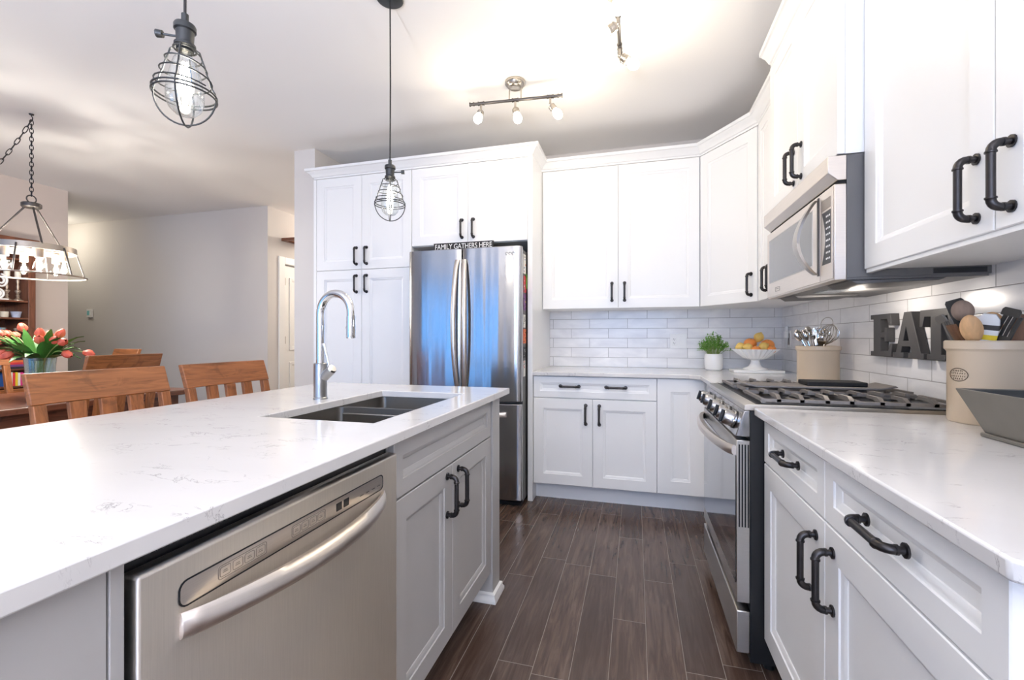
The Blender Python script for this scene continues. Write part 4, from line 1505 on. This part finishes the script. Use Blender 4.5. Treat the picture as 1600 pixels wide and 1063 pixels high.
def pendant(c, label):
    x, y, _ = c
    t = T('pendant_lamp', label, 'pendant lamp', (x, y, 1.685), 'cage pendants over the island')
    P('canopy', MB().lathe([(0, 2.687), (.054, 2.687), (.060, 2.691), (.06, 2.699), (0, 2.699)], (x, y, 0), 28), 'lamp_black', t)
    P('cord', MB().tube([(x, y, 2.687), (x + .002, y, 2.3), (x, y, 1.962)], .0033, 8), 'sign_black', t)
    so = P('socket', MB().lathe([(0, 1.962), (.008, 1.962), (.008, 1.938), (.022, 1.936), (.024, 1.932), (.024, 1.921), (.020, 1.918), (.0185, 1.890), (.023, 1.887), (.0235, 1.880), (.0185, 1.877), (.0185, 1.868), (0, 1.868)][::-1], (x, y, 0), 24), 'lamp_black', t)
    ka = R(20 if y > 1.2 else 205)
    kd = Vector((math.cos(ka), math.sin(ka), 0.05))
    kb_ = Vector((x, y, 1.905))
    P('switch_key', MB().cyl(kb_ + kd * .017, kb_ + kd * .052, .0028, seg=8).cyl(kb_ + kd * .050, kb_ + kd * .064, .0085, .0095, 12), 'lamp_black', so)
    cg = MB()
    prof = [(.024, 1.876), (.031, 1.872), (.036, 1.855), (.042, 1.838), (.046, 1.820), (.053, 1.803), (.056, 1.788), (.064, 1.775), (.067, 1.763)]
    low = [(.067 * math.cos(a), 1.763 - .078 * math.sin(a)) for a in [R(k) for k in range(10, 91, 10)]]
    for k in range(2):
        a = R(35 + 90 * k)
        full = [(r_, z) for r_, z in prof + low]
        pth = [(x + math.cos(a) * r_, y + math.sin(a) * r_, z) for r_, z in full] + [(x - math.cos(a) * r_, y - math.sin(a) * r_, z) for r_, z in full[::-1][1:]]
        cg.tube(pth, .0021, 6)
    for r_, z in ((.067, 1.766), (.0675, 1.757)):
        cg.tube([(x + r_ * math.cos(2 * PI * k / 36), y + r_ * math.sin(2 * PI * k / 36), z) for k in range(36)], .0023, 6, loop=True)
    cg.tube([(x + .024 * math.cos(2 * PI * k / 20), y + .024 * math.sin(2 * PI * k / 20), 1.874) for k in range(20)], .0022, 6, loop=True)
    sp = []
    for k in range(73):
        s_ = k / 72
        r_ = .034 + .032 * s_
        sp.append((x + r_ * math.cos(2 * PI * 3 * s_), y + r_ * math.sin(2 * PI * 3 * s_), 1.862 - .088 * s_))
    cg.tube(sp, .0018, 6)
    P('cage', cg, 'lamp_black', t)
    gl = P('bulb', MB().lathe([(.0145, 1.867), (.0155, 1.858), (.024, 1.848), (.029, 1.83), (.036, 1.80), (.041, 1.765), (.0405, 1.745), (.034, 1.725), (.022, 1.713), (0, 1.709)][::-1], (x, y, 0), 24), 'glass_clear', t)
    fl = MB()
    for k in range(5):
        a = 2 * PI * k / 5
        fl.tube([(x + .006 * math.cos(a), y + .006 * math.sin(a), 1.840), (x + .013 * math.cos(a), y + .013 * math.sin(a), 1.765)], .0024, 6)
    P('filament', fl, 'filament', gl)
    bulb_light('pendant_light', (x, y, 1.80), .45, rad=.02, parent=t, off=(x, y, 1.685))
    return t


pendant((-1.085, .862, 0), 'nearer wire cage pendant lamp with glowing bulb, upper left')
pendant((-1.075, 1.815, 0), 'farther wire cage pendant lamp hanging before the pantry doors')

# ------------------------------------------------------------------ track lights


def track(c, axis, heads, label, power):
    """c: centre under the ceiling; axis: bar direction; heads: (offset, aim)"""
    c, ax = Vector(c), Vector(axis).normalized()
    t = T('track_light', label, 'track light', (c.x, c.y, CEIL), 'ceiling track lights')
    P('canopy', MB().lathe([(0, 2.660), (.036, 2.660), (.048, 2.668), (.056, 2.684), (.062, 2.686), (.062, 2.699), (0, 2.699)], (c.x, c.y, 0), 32), 'nickel', t)
    zb = 2.589
    for s_ in (-.036, .036):
        q = c + ax * s_
        P('rod', MB().cyl((q.x, q.y, 2.6595), (q.x, q.y, zb + .0095), .0042, seg=10), 'nickel', t)
    br = MB()
    pth = []
    for s_, r_ in [(-.285, .0125), (-.279, .0125), (-.2785, .009), (-.262, .009), (-.2615, .0115), (-.255, .0115), (-.2545, .0085)]:
        pth.append((s_, r_))
    for o, _ in heads:
        pth += [(o - .020, .0085), (o - .0195, .0125), (o - .015, .0125), (o - .0145, .0105), (o + .0145, .0105), (o + .015, .0125), (o + .0195, .0125), (o + .020, .0085)]
    pth += [(.2545, .0085), (.255, .0115), (.2615, .0115), (.262, .009), (.2785, .009), (.279, .0125), (.285, .0125)]
    pth.sort(key=lambda q: q[0])
    br.tube([(c.x + ax.x * s_, c.y + ax.y * s_, zb) for s_, _ in pth], [r_ for _, r_ in pth], 12)
    P('bar', br, 'dark_bronze', t)
    for o, aim in heads:
        q = c + ax * o
        a = Vector(aim).normalized()
        p0 = Vector((q.x, q.y, zb - .0105))
        p1 = p0 + Vector((0, 0, -.036))
        st = P('stem', MB().tube([p0, p1], [.0062, .0062], 10).ell(p1, .010, .010, .010, 10, 6), 'nickel', t)
        s0 = p1 + a * .008
        rings = [(0, .014), (.006, .019), (.007, .0215), (.012, .0215), (.013, .0195), (.022, .0195), (.023, .022), (.029, .022), (.030, .0205), (.042, .0215)]
        hd_ = P('lamp_holder', MB().tube([s0 + a * z for z, _ in rings], [r_ for _, r_ in rings], 16), 'nickel', st)
        bl = [(.040, .012), (.048, .016), (.062, .0245), (.078, .0265), (.092, .022), (.102, .013), (.106, .002)]
        P('bulb', MB().tube([s0 + a * z for z, _ in bl], [r_ for _, r_ in bl], 16), 'bulb_on', st)
        bulb_light('track_bulb', s0 + a * .135, power, rad=.03, parent=t, off=(c.x, c.y, CEIL))
    return t


track((-.700, 2.612, 0), (.56, .045, 0), [(-.212, (-.05, -.55, -.8)), (0, (.25, -.25, -.9)), (.212, (.55, -.08, -.8))], 'far track light with three bulbs hanging before the fridge cabinets', 1.6)
track((-.075, 2.035, 0), (0, 1, 0), [(.235, (.75, -.05, -.6)), (.0, (-.8, -.1, -.55)), (-.235, (.1, .2, -.95))], 'near track light at the top edge of the view', 1.5)

# ------------------------------------------------------------------ bar stools and dining chairs


def make_chair(name, label, cat, seat_z, top_z, w, group):
    t = T(name, label, cat, (0, 0, 0), group)
    hw_ = w / 2
    rail_h = .116
    x_top, x_bot = -.286, -.248

    def xb(z):
        return x_top + (x_bot - x_top) * (top_z - z) / rail_h if z > seat_z else -.20

    def bar(y0, y1, z0, z1, th):
        return MB().prism([(0, 0)], lambda p: p, lambda p: p) if False else MB().rings([
            [(xb(z) , y0, z), (xb(z) + th, y0, z), (xb(z) + th, y1, z), (xb(z), y1, z)] for z in (z0, z1)])
    rm = MB()
    cur = []
    for k in range(9):
        y = -hw_ + w * k / 8
        dip = -.010 * (1 - (2 * k / 8 - 1) ** 2)
        cur.append([(x_bot + dip, y, top_z - rail_h), (x_bot + .027 + dip, y, top_z - rail_h), (x_top + .027 + dip, y, top_z), (x_top + dip, y, top_z)])
    rm.rings(cur)
    P('top_rail', rm, 'wood_Y', t, local=True, bevel=.004)
    sl = (x_bot - x_top) / rail_h
    z_r = top_z - rail_h - .0005

    def slat(y0, y1, x_off, th):
        ht = z_r - seat_z - .03
        xt = x_bot + x_off
        xl = xt + min(ht * .18, .10)
        return MB().rings([[(xl, y0, z_r - ht), (xl + th, y0, z_r - ht), (xl + th, y1, z_r - ht), (xl, y1, z_r - ht)], [(xt, y0, z_r), (xt + th, y0, z_r), (xt + th, y1, z_r), (xt, y1, z_r)]])
    for yc in (-.108, 0, .108):
        P('slat', slat(yc - .028, yc + .028, -.003, .020), 'wood_Z', t, local=True, bevel=.002)
    ht = z_r - seat_z - .03
    xl = x_bot + min(ht * .18, .10)
    for s_ in (-1, 1):
        y0, y1 = sorted((s_ * (hw_ - .004), s_ * (hw_ - .044)))
        P('back_leg', MB().rings([[(xl - .03, y0, 0), (xl + .008, y0, 0), (xl + .008, y1, 0), (xl - .03, y1, 0)],
                                  [(xl - .004, y0, seat_z - .1), (xl + .034, y0, seat_z - .1), (xl + .034, y1, seat_z - .1), (xl - .004, y1, seat_z - .1)],
                                  [(xl - .004, y0, seat_z + .03), (xl + .034, y0, seat_z + .03), (xl + .034, y1, seat_z + .03), (xl - .004, y1, seat_z + .03)],
                                  [(x_bot - .003, y0, z_r), (x_bot + .026, y0, z_r), (x_bot + .026, y1, z_r), (x_bot - .003, y1, z_r)]]), 'wood_Z', t, local=True, bevel=.003)
        P('front_leg', MB().rings([[(.19, s_ * (hw_ - .045) - .019, 0), (.228, s_ * (hw_ - .045) - .019, 0), (.228, s_ * (hw_ - .045) + .019, 0), (.19, s_ * (hw_ - .045) + .019, 0)],
                                   [(.186, s_ * (hw_ - .045) - .021, seat_z - .036), (.230, s_ * (hw_ - .045) - .021, seat_z - .036), (.230, s_ * (hw_ - .045) + .021, seat_z - .036), (.186, s_ * (hw_ - .045) + .021, seat_z - .036)]]), 'wood_Z', t, local=True, bevel=.003)
    P('seat', MB().box(xl + .036, .245, -hw_ + .01, hw_ - .01, seat_z - .035, seat_z), 'wood_X', t, local=True, bevel=.008)
    for z in ([seat_z * .45, seat_z * .28] if seat_z > .55 else [seat_z * .5]):
        P('stretcher', MB().box(xl + .02, .20, -hw_ + .030, -hw_ + .052, z, z + .03).box(xl + .02, .20, hw_ - .052, hw_ - .030, z, z + .03), 'wood_X', t, local=True, bevel=.002)
    return t


GS, GD = 'bar stools at the island', 'chairs at the dining table'
s1 = make_chair('bar_stool', 'nearer wooden slat-back bar stool at the island, left edge', 'stool', .665, 1.02, .508, GS)
s1.location = (-1.900, 1.363, 0)
s2 = copy_tree(s1)
s2.location = (-1.900, 1.953, 0)
s2['label'] = 'farther wooden slat-back bar stool, beside the faucet'
c1 = make_chair('dining_chair', 'dining chair on the near side of the table, back toward the kitchen', 'chair', .465, 1.05, .425, GD)
c1.location = (-3.336, 2.06, 0)
c1.rotation_euler = (0, 0, PI)
for (x, y, rz, lab) in ((-4.60, 2.80, -100, 'reddish dining chair at the far end of the table'), (-4.62, 2.19, 0, 'dining chair on the far side of the table beneath the tulips')):
    c = copy_tree(c1)
    c.location = (x, y, 0)
    c.rotation_euler = (0, 0, R(rz))
    c['label'] = lab

# dining table
t = T('dining_table', 'wooden dining table behind the bar stools under the chandelier', 'table', (-3.8, 1.95, 0))
P('table_top', MB().box(-4.30, -3.31, 1.10, 2.717, .722, .760), 'wooddark_Y', t, bevel=.006)
P('apron', MB().box(-4.22, -3.39, 1.18, 2.64, .62, .7215), 'wooddark_Y', t)
for x in (-4.24, -3.37):
    for y in (1.16, 2.66):
        P('leg', MB().rings([[(x - .035, y - .035, 0), (x + .035, y - .035, 0), (x + .035, y + .035, 0), (x - .035, y + .035, 0)], [(x - .045, y - .045, .6195), (x + .045, y - .045, .6195), (x + .045, y + .045, .6195), (x - .045, y + .045, .6195)]]), 'wooddark_Z', t, bevel=.004)

# vase of tulips
vc = Vector((-3.80, 2.03, .7605))
vm = MB()
rs = []
for r_, z in [(.055, 0), (.060, .004), (.064, .06), (.070, .15), (.078, .25), (.080, .262), (.077, .262), (.067, .15), (.061, .06), (.050, .012)]:
    ring = []
    for k in range(48):
        a = 2 * PI * k / 48
        q = r_ * (1 + (.035 * math.cos(12 * a + z * 60) if .01 < z < .25 else 0))
        ring.append(vc + Vector((q * math.cos(a), q * math.sin(a), z)))
    rs.append(ring)
vm.rings(rs)
thing('glass_vase', vm, 'glass_vase', 'cut glass vase of tulips on the dining table', 'vase', origin=vc)
TU = [(-3.95, 2.023, 1.208), (-3.782, 2.018, 1.167), (-3.858, 2.1, 1.158), (-3.721, 1.983, 1.129), (-3.724, 2.085, 1.167), (-3.659, 2.02, 1.129), (-3.586, 2.02, 1.121),
      (-4.063, 2.044, 1.163), (-4.043, 1.998, 1.171), (-4.018, 1.953, 1.173), (-4.158, 2.018, 1.132), (-3.946, 1.921, 1.063), (-3.875, 1.919, 1.051), (-3.622, 2.062, 1.053), (-3.608, 2.169, 1.052)]
TL = {0: 'coral tulip standing tallest in the glass vase', 13: 'coral tulip drooping low at the right of the vase', 14: 'coral tulip on a long bent stem, furthest right of the bunch',
      9: 'coral tulip at the left edge of the view, upper of two', 10: 'coral tulip at the left edge of the view, lower of two',
      8: 'coral tulip in the middle of the left cluster of blooms', 7: 'coral tulip in the left cluster, nearest the tallest bloom',
      1: 'coral tulip at the left of the right cluster, upper one', 3: 'coral tulip at the left of the right cluster, lower one',
      2: 'coral tulip behind the top middle of the right cluster', 5: 'coral tulip in the lower middle of the right cluster',
      4: 'coral tulip at the upper right of the right cluster', 6: 'coral tulip lowest at the right end of the right cluster',
      11: 'coral tulip drooping low before the books, left one of two', 12: 'coral tulip drooping low before the books, right one of two'}
random.seed(5)
for i, p in enumerate(TU):
    tip = Vector(p)
    t = T('tulip', TL.get(i, 'coral tulip in the upper row of blooms in the glass vase'), 'flower', (vc.x, vc.y, vc.z + .01), 'tulips in the glass vase')
    base = vc + Vector((random.uniform(-.03, .03), random.uniform(-.03, .03), .02))
    neck = vc + (tip - vc) * .30
    neck = Vector((vc.x + (tip.x - vc.x) * .32, vc.y + (tip.y - vc.y) * .32, vc.z + .265))
    if math.hypot(neck.x - vc.x, neck.y - vc.y) > .06:
        s_ = .06 / math.hypot(neck.x - vc.x, neck.y - vc.y)
        neck = Vector((vc.x + (neck.x - vc.x) * s_, vc.y + (neck.y - vc.y) * s_, neck.z))
    droop = tip.z < 1.1
    m1 = neck.lerp(tip, .5) + Vector((0, 0, .05 if droop else .025))
    path = []
    for k in range(11):
        s_ = k / 10
        if s_ < .4:
            path.append(base.lerp(neck, s_ / .4))
        else:
            u = (s_ - .4) / .6
            path.append(neck * (1 - u) ** 2 + m1 * 2 * u * (1 - u) + tip * u * u)
    P('stem', MB().tube(path, .0034, 6), 'stem', t)
    ax_ = (path[-1] - path[-2]).normalized()
    rot = ax_.to_track_quat('Z', 'Y').to_matrix()
    bm_ = MB()
    for k in range(6):
        a = 2 * PI * k / 6
        ro = .90 if k % 2 else 1.0
        rs = []
        for j in range(8):
            s_ = j / 7
            rad = .025 * ro * math.sin(PI * min(1, .12 + .80 * s_)) ** .75
            wd = .020 * math.sin(PI * min(.97, .10 + .85 * s_))
            rs.append([tip + rot @ Vector((rad * math.cos(a) - sg * wd * math.sin(a) - abs(sg) * .004 * math.cos(a), rad * math.sin(a) + sg * wd * math.cos(a) - abs(sg) * .004 * math.sin(a), -.014 + .066 * s_)) for sg in (-.8, 0, .8)])
        rs2 = [[q + (tip + ax_ * .015 - q).normalized() * .0012 for q in r__] for r__ in rs]
        bm_.rings([r__ + r2[::-1] for r__, r2 in zip(rs, rs2)])
    P('bloom', bm_, 'tulip', t, ang=80)
    for k in range(3):
        da = random.uniform(-1.1, 1.1)
        dv = tip - vc
        aa = math.atan2(dv.y, dv.x) + da
        ln = random.uniform(.08, .21)
        b0 = Vector((vc.x + .04 * math.cos(aa), vc.y + .04 * math.sin(aa), vc.z + .18))
        hgt = random.uniform(.10, .27)
        rs = []
        for j in range(7):
            s_ = j / 6
            q = b0 + Vector((math.cos(aa) * ln * s_, math.sin(aa) * ln * s_, .06 + hgt * s_ - .10 * s_ ** 2.5 * (ln / .2)))
            w_ = .026 * math.sin(PI * (.12 + .86 * s_)) + .001
            sd = Vector((-math.sin(aa), math.cos(aa), 0)) * w_
            rs.append([q - sd + Vector((0, 0, .005)), q, q + sd + Vector((0, 0, .005)), q + Vector((0, 0, .0015))])
        P('leaf', MB().rings(rs), 'leaf_tulip', t, ang=80)

# ------------------------------------------------------------------ chandelier over the table
hx, hy = -4.02, 2.10
t = T('chandelier', 'round galvanised metal chandelier with bare bulbs over the dining table', 'chandelier', (hx, hy, 1.58))


def circ(r_, z, n=48):
    return [(hx + r_ * math.cos(2 * PI * k / n), hy + r_ * math.sin(2 * PI * k / n), z) for k in range(n)]


RT, RB = .228, .280
P('top_band', MB().rings([circ(RT, 1.748), circ(RT - .002, 1.788), circ(RT - .006, 1.788), circ(RT - .004, 1.748)], loop=True), 'galv', t)
P('bottom_ring', MB().tube(circ(RB, 1.583), .0055, 8, loop=True), 'galv', t)
for k in range(6):
    a = R(15 + 60 * k)
    P('strut', MB().tube([(hx + RT * math.cos(a), hy + RT * math.sin(a), 1.772), (hx + RB * math.cos(a), hy + RB * math.sin(a), 1.583)], .0052, 8), 'dark_bronze', t)
P('hub', MB().lathe([(0, 2.050), (.046, 2.050), (.052, 2.056), (.052, 2.078), (.046, 2.084), (0, 2.086)], (hx, hy, 0), 28).tube([(hx, hy + .026 * math.cos(2 * PI * k / 18), 2.111 + .026 * math.sin(2 * PI * k / 18)) for k in range(18)], .004, 8, loop=True), 'dark_bronze', t)
for k in range(3):
    a = R(-15 + 120 * k)
    P('support_rod', MB().tube([(hx + .035 * math.cos(a), hy + .035 * math.sin(a), 2.052), (hx + (RT - .004) * math.cos(a), hy + (RT - .004) * math.sin(a), 1.780)], .0058, 8), 'dark_bronze', t)
cr = MB()
for k in range(6):
    a = R(45 + 60 * k)
    cr.tube([(hx, hy, 1.768), (hx + (RT - .005) * math.cos(a), hy + (RT - .005) * math.sin(a), 1.768)], .0045, 6)
P('cross_bars', cr, 'galv', t)
for k in range(6):
    a = R(45 + 60 * k)
    bx, by = hx + .165 * math.cos(a), hy + .165 * math.sin(a)
    so = P('socket', MB().lathe([(0, 1.692), (.021, 1.692), (.022, 1.698), (.022, 1.760), (.018, 1.763), (0, 1.763)], (bx, by, 0), 18), 'lamp_socket', t)
    P('bulb', MB().lathe([(0, 1.602), (.016, 1.605), (.029, 1.620), (.031, 1.636), (.026, 1.655), (.016, 1.675), (.013, 1.6915), (0, 1.6915)], (bx, by, 0), 18), 'glass_bulb', so)
    P('filament', MB().tube([(bx - .006, by, 1.685), (bx - .010, by, 1.630), (bx, by, 1.620), (bx + .010, by, 1.630), (bx + .006, by, 1.685)], .0035, 6), 'filament_amber', so)
    bulb_light('chandelier_bulb', (bx, by, 1.645), 6.5, (1.0, .93, .84), .02, t, (hx, hy, 1.58))
chn = MB()


def link(p0, p1, odd):
    p0, p1 = Vector(p0), Vector(p1)
    d = (p1 - p0)
    L = d.length * .5 + .0055
    d.normalize()
    s_ = d.cross(Vector((0.3, 1, 0.1))).normalized()
    if odd:
        s_ = d.cross(s_).normalized()
    c_ = (p0 + p1) / 2
    chn.tube([c_ + d * L * math.sin(2 * PI * k / 12) + s_ * .0095 * math.cos(2 * PI * k / 12) for k in range(12)], .0027, 5, loop=True)


zz = [2.135 + (2.655 - 2.135) * k / 18 for k in range(19)]
for k in range(18):
    link((hx, hy, zz[k]), (hx, hy, zz[k + 1]), k % 2)
pp = []
for k in range(52):
    s_ = k / 51
    pp.append((hx - .55 * s_, hy - .80 * s_, 2.655 - 2.55 * s_ * (1 - s_) * 1.0))
for k in range(51):
    link(pp[k], pp[k + 1], k % 2)
P('chain', chn, 'pipe_black', t)
hk = MB()
for qx, qy in ((hx, hy), (hx - .55, hy - .80)):
    hk.tube([(qx, qy, 2.699), (qx, qy, 2.685), (qx + .012, qy, 2.672), (qx + .010, qy, 2.655), (qx, qy, 2.648), (qx - .008, qy, 2.656)], .003, 6).lathe([(0, 2.690), (.012, 2.692), (.014, 2.699), (0, 2.699)], (qx, qy, 0), 14)
P('ceiling_hook', hk, 'pipe_black', t)

# ------------------------------------------------------------------ bookcase and what it holds
HX0, HX1, HY0, HY1 = -5.768, -5.42, 1.75, 2.863
t = T('bookcase', 'dark wooden bookcase against the dining wall at the left edge', 'bookcase', (-5.6, 2.3, 0))
P('side_panel', MB().box(HX0, HX1, HY1 - .052, HY1, 0, 2.03), 'wooddark_Z', t, bevel=.003)
P('side_panel', MB().box(HX0, HX1, HY0, HY0 + .052, 0, 2.03), 'wooddark_Z', t, bevel=.003)
P('back_panel', MB().box(HX0, HX0 + .015, HY0 + .0525, HY1 - .0525, .08, 2.03), 'wooddark_Z', t)
P('top', MB().box(HX0, HX1 + .02, HY0 - .02, HY1 + .02, 2.0305, 2.065), 'wooddark_Y', t, bevel=.004)
for z in (.70, .855, 1.155, 1.322, 1.478, 1.86):
    P('shelf', MB().box(HX0 + .0155, HX1 - .004, HY0 + .0525, HY1 - .0525, z, z + .016), 'wooddark_Y', t, bevel=.002)
P('drawer', MB().box(HX1 - .03, HX1, HY0 + .054, HY1 - .054, .40, .69), 'wood_Y', t, bevel=.003)
P('drawer', MB().box(HX1 - .03, HX1, HY0 + .054, HY1 - .054, .09, .39), 'wood_Y', t, bevel=.003)
t = T('framed_print', 'dark framed print leaning on top of the bookcase', 'picture', (-5.55, 2.5, 2.0655))
P('frame', MB().box(-5.58, -5.555, 2.30, 2.68, 2.0655, 2.084).box(-5.58, -5.555, 2.30, 2.68, 2.172, 2.190).box(-5.58, -5.555, 2.30, 2.318, 2.084, 2.172).box(-5.58, -5.555, 2.662, 2.68, 2.084, 2.172), 'sign_black', t)
P('print', MB().box(-5.578, -5.565, 2.3182, 2.6618, 2.0842, 2.1718), 'paper_art', t)
for (y, lab, h_) in ((2.765, 'right silver candlestick with white candle on the bookcase shelf', .225), (2.690, 'left silver candlestick with white candle, beside the white scroll ornament', .228)):
    z0 = 1.4945
    xx = -5.478
    t = T('candlestick', lab, 'candlestick', (xx, y, z0), 'candlesticks on the bookcase')
    P('stick', MB().lathe([(0, 0), (.036, 0), (.036, .006), (.018, .016), (.010, .030), (.015, .045), (.008, .060), (.021, .085), (.021, .090), (.008, .100), (.012, .130), (.007, .150), (.013, .175), (.010, .195), (.022, .205), (.022, h_ - .012), (0, h_ - .012)], (xx, y, z0), 18), 'antique_silver', t)
    P('candle', MB().lathe([(0, h_ - .0115), (.021, h_ - .0115), (.021, h_ + .042), (.017, h_ + .045), (0, h_ + .042)], (xx, y, z0), 18), 'candle', t)
sc_ = MB()
yc, z0, xx = 2.625, 1.4945, -5.46
pth = []
for k in range(40):
    s_ = k / 39
    a = s_ * 3.2 * PI
    r_ = .055 * (1 - .72 * s_)
    pth.append((xx, yc + .018 + r_ * math.sin(a) * .8, z0 + .205 - .055 + r_ * math.cos(a) * 1.1 + .02))
sc_.tube(pth, .0085, 8)
pth = []
for k in range(40):
    s_ = k / 39
    a = s_ * 3.0 * PI
    r_ = .045 * (1 - .7 * s_)
    pth.append((xx, yc + r_ * math.sin(a) * .9, z0 + .060 - r_ * math.cos(a)))
sc_.tube(pth, .0085, 8)
sc_.box(xx - .02, xx + .02, yc - .05, yc + .06, z0, z0 + .012)
thing('scroll_ornament', sc_, 'plastic_white', 'white carved scroll ornament on the bookcase shelf at the left edge', 'ornament', origin=(xx, yc, z0))


def cup(y, r0, r1, h_, mat, label):
    c = Vector((-5.475, y, 1.3385))
    thing('china_cup', MB().lathe([(0, 0), (r0, 0), (r0 + .003, .006), (r1, h_), (r1 - .003, h_), (r0 - .001, .010), (0, .008)], c, 24), mat, label, 'cup', 'cups on the bookcase', origin=c)


cup(2.752, .025, .037, .055, 'china_blue', 'blue and white china cup, rightmost on the bookcase shelf')
cup(2.672, .023, .029, .052, 'china_cream', 'cream china cup in the middle of the bookcase shelf')
cup(2.603, .023, .029, .052, 'china_cream', 'cream china cup furthest left on the bookcase shelf')
for y, lab in ((2.66, 'clear glass tumbler on the bookcase behind the tulips, right one'), (2.595, 'clear glass tumbler on the bookcase behind the tulips, left one')):
    c = Vector((-5.48, y, 1.1715))
    thing('glass_tumbler', MB().lathe([(0, 0), (.024, 0), (.029, .075), (.027, .075), (.022, .008), (0, .007)], c, 20), 'glass_vase', lab, 'glass', 'tumblers on the bookcase', origin=c)
c = Vector((-5.48, 2.755, 1.1715))
thing('candle_holder', MB().lathe([(0, 0), (.020, 0), (.008, .012), (.007, .04), (.018, .055), (.018, .07), (0, .07)], c, 18), 'antique_silver', 'small silver candle holder on the bookcase shelf behind the tallest tulip', 'candle holder', origin=c)
BK = [(1, .118, 'pale blue'), (3, .122, 'teal'), (5, .126, 'white'), (0, .120, 'red'), (2, .124, 'yellow'), (5, .118, 'cream white'), (4, .122, 'magenta'), (4, .112, 'pink')]
y = 2.655
for i, (cv, h_, cn) in enumerate(BK):
    w_ = .0165
    o = T('book', '%s paperback standing upright on the lower bookcase shelf, number %s from left' % (cn, ['one', 'two', 'three', 'four', 'five', 'six', 'seven', 'eight'][i]), 'book', (-5.5, y, .7165), 'upright books in the bookcase')
    P('cover', MB().box(-5.545, -5.432, y, y + .0012, .7165, .7165 + h_).box(-5.545, -5.432, y + w_ - .0012, y + w_, .7165, .7165 + h_).box(-5.4332, -5.432, y + .0012, y + w_ - .0012, .7165, .7165 + h_), 'cover%d' % cv, o)
    P('pages', MB().box(-5.543, -5.4335, y + .0013, y + w_ - .0013, .719, .7145 + h_), 'plastic_white', o)
    y += w_ + .0012
z = .8715
for i, (cv, cn) in enumerate(((6, 'black'), (8, 'plum'), (0, 'red'), (7, 'salmon'), (6, 'dark top'))):
    h_ = .019
    y0 = 2.665 + .004 * (i % 3)
    o = T('book', '%s book lying in the flat stack on the bookcase, %s from the bottom' % (cn, ['first', 'second', 'third', 'fourth', 'fifth'][i]), 'book', (-5.5, 2.72, z), 'stacked books in the bookcase')
    P('cover', MB().box(-5.545, -5.43, y0, y0 + .128, z, z + .0015).box(-5.545, -5.43, y0, y0 + .128, z + h_ - .0015, z + h_).box(-5.4315, -5.43, y0, y0 + .128, z + .0015, z + h_ - .0015), 'cover%d' % cv, o)
    P('pages', MB().box(-5.543, -5.4318, y0 + .002, y0 + .126, z + .0016, z + h_ - .0016), 'plastic_white', o)
    z += h_ + .0006

# thermostat and hall shelf
t = T('thermostat', 'small white thermostat with teal screen on the far dining wall', 'thermostat', (-7.04, 4.289, 1.43))
F = FR_back(4.2895)
P('housing', MB(F).box(-7.085, -6.995, 1.425, 1.535, 0, .022), 'plastic_white', t, bevel=.004)
P('screen', MB(F).box(-7.075, -7.03, 1.455, 1.515, .0222, .0235), 'screen_teal', t)
t = T('wall_shelf', 'small dark wooden shelf high on the hall wall above the door', 'shelf', (-4.0, 4.72, 2.32))
fr_ = MB()
for x0, x1, y0, y1 in ((-4.144, -3.78, 4.50, 4.54), (-4.144, -3.78, 4.91, 4.95), (-4.144, -4.10, 4.54, 4.91), (-3.82, -3.78, 4.54, 4.91)):
    fr_.box(x0, x1, y0, y1, 2.33, 2.365)
P('frame', fr_, 'wooddark_Y', t)
P('board', MB().box(-4.0995, -3.8205, 4.5405, 4.9095, 2.345, 2.358), 'wood_Y', t)

# lamps that light the halls out of view
bulb_light('hall_lamp', (-3.4, 5.6, 2.45), 21, (1.0, .91, .80), .08)
bulb_light('side_hall_lamp', (-7.3, 3.75, 2.45), 6, (1.0, .92, .78), .08)
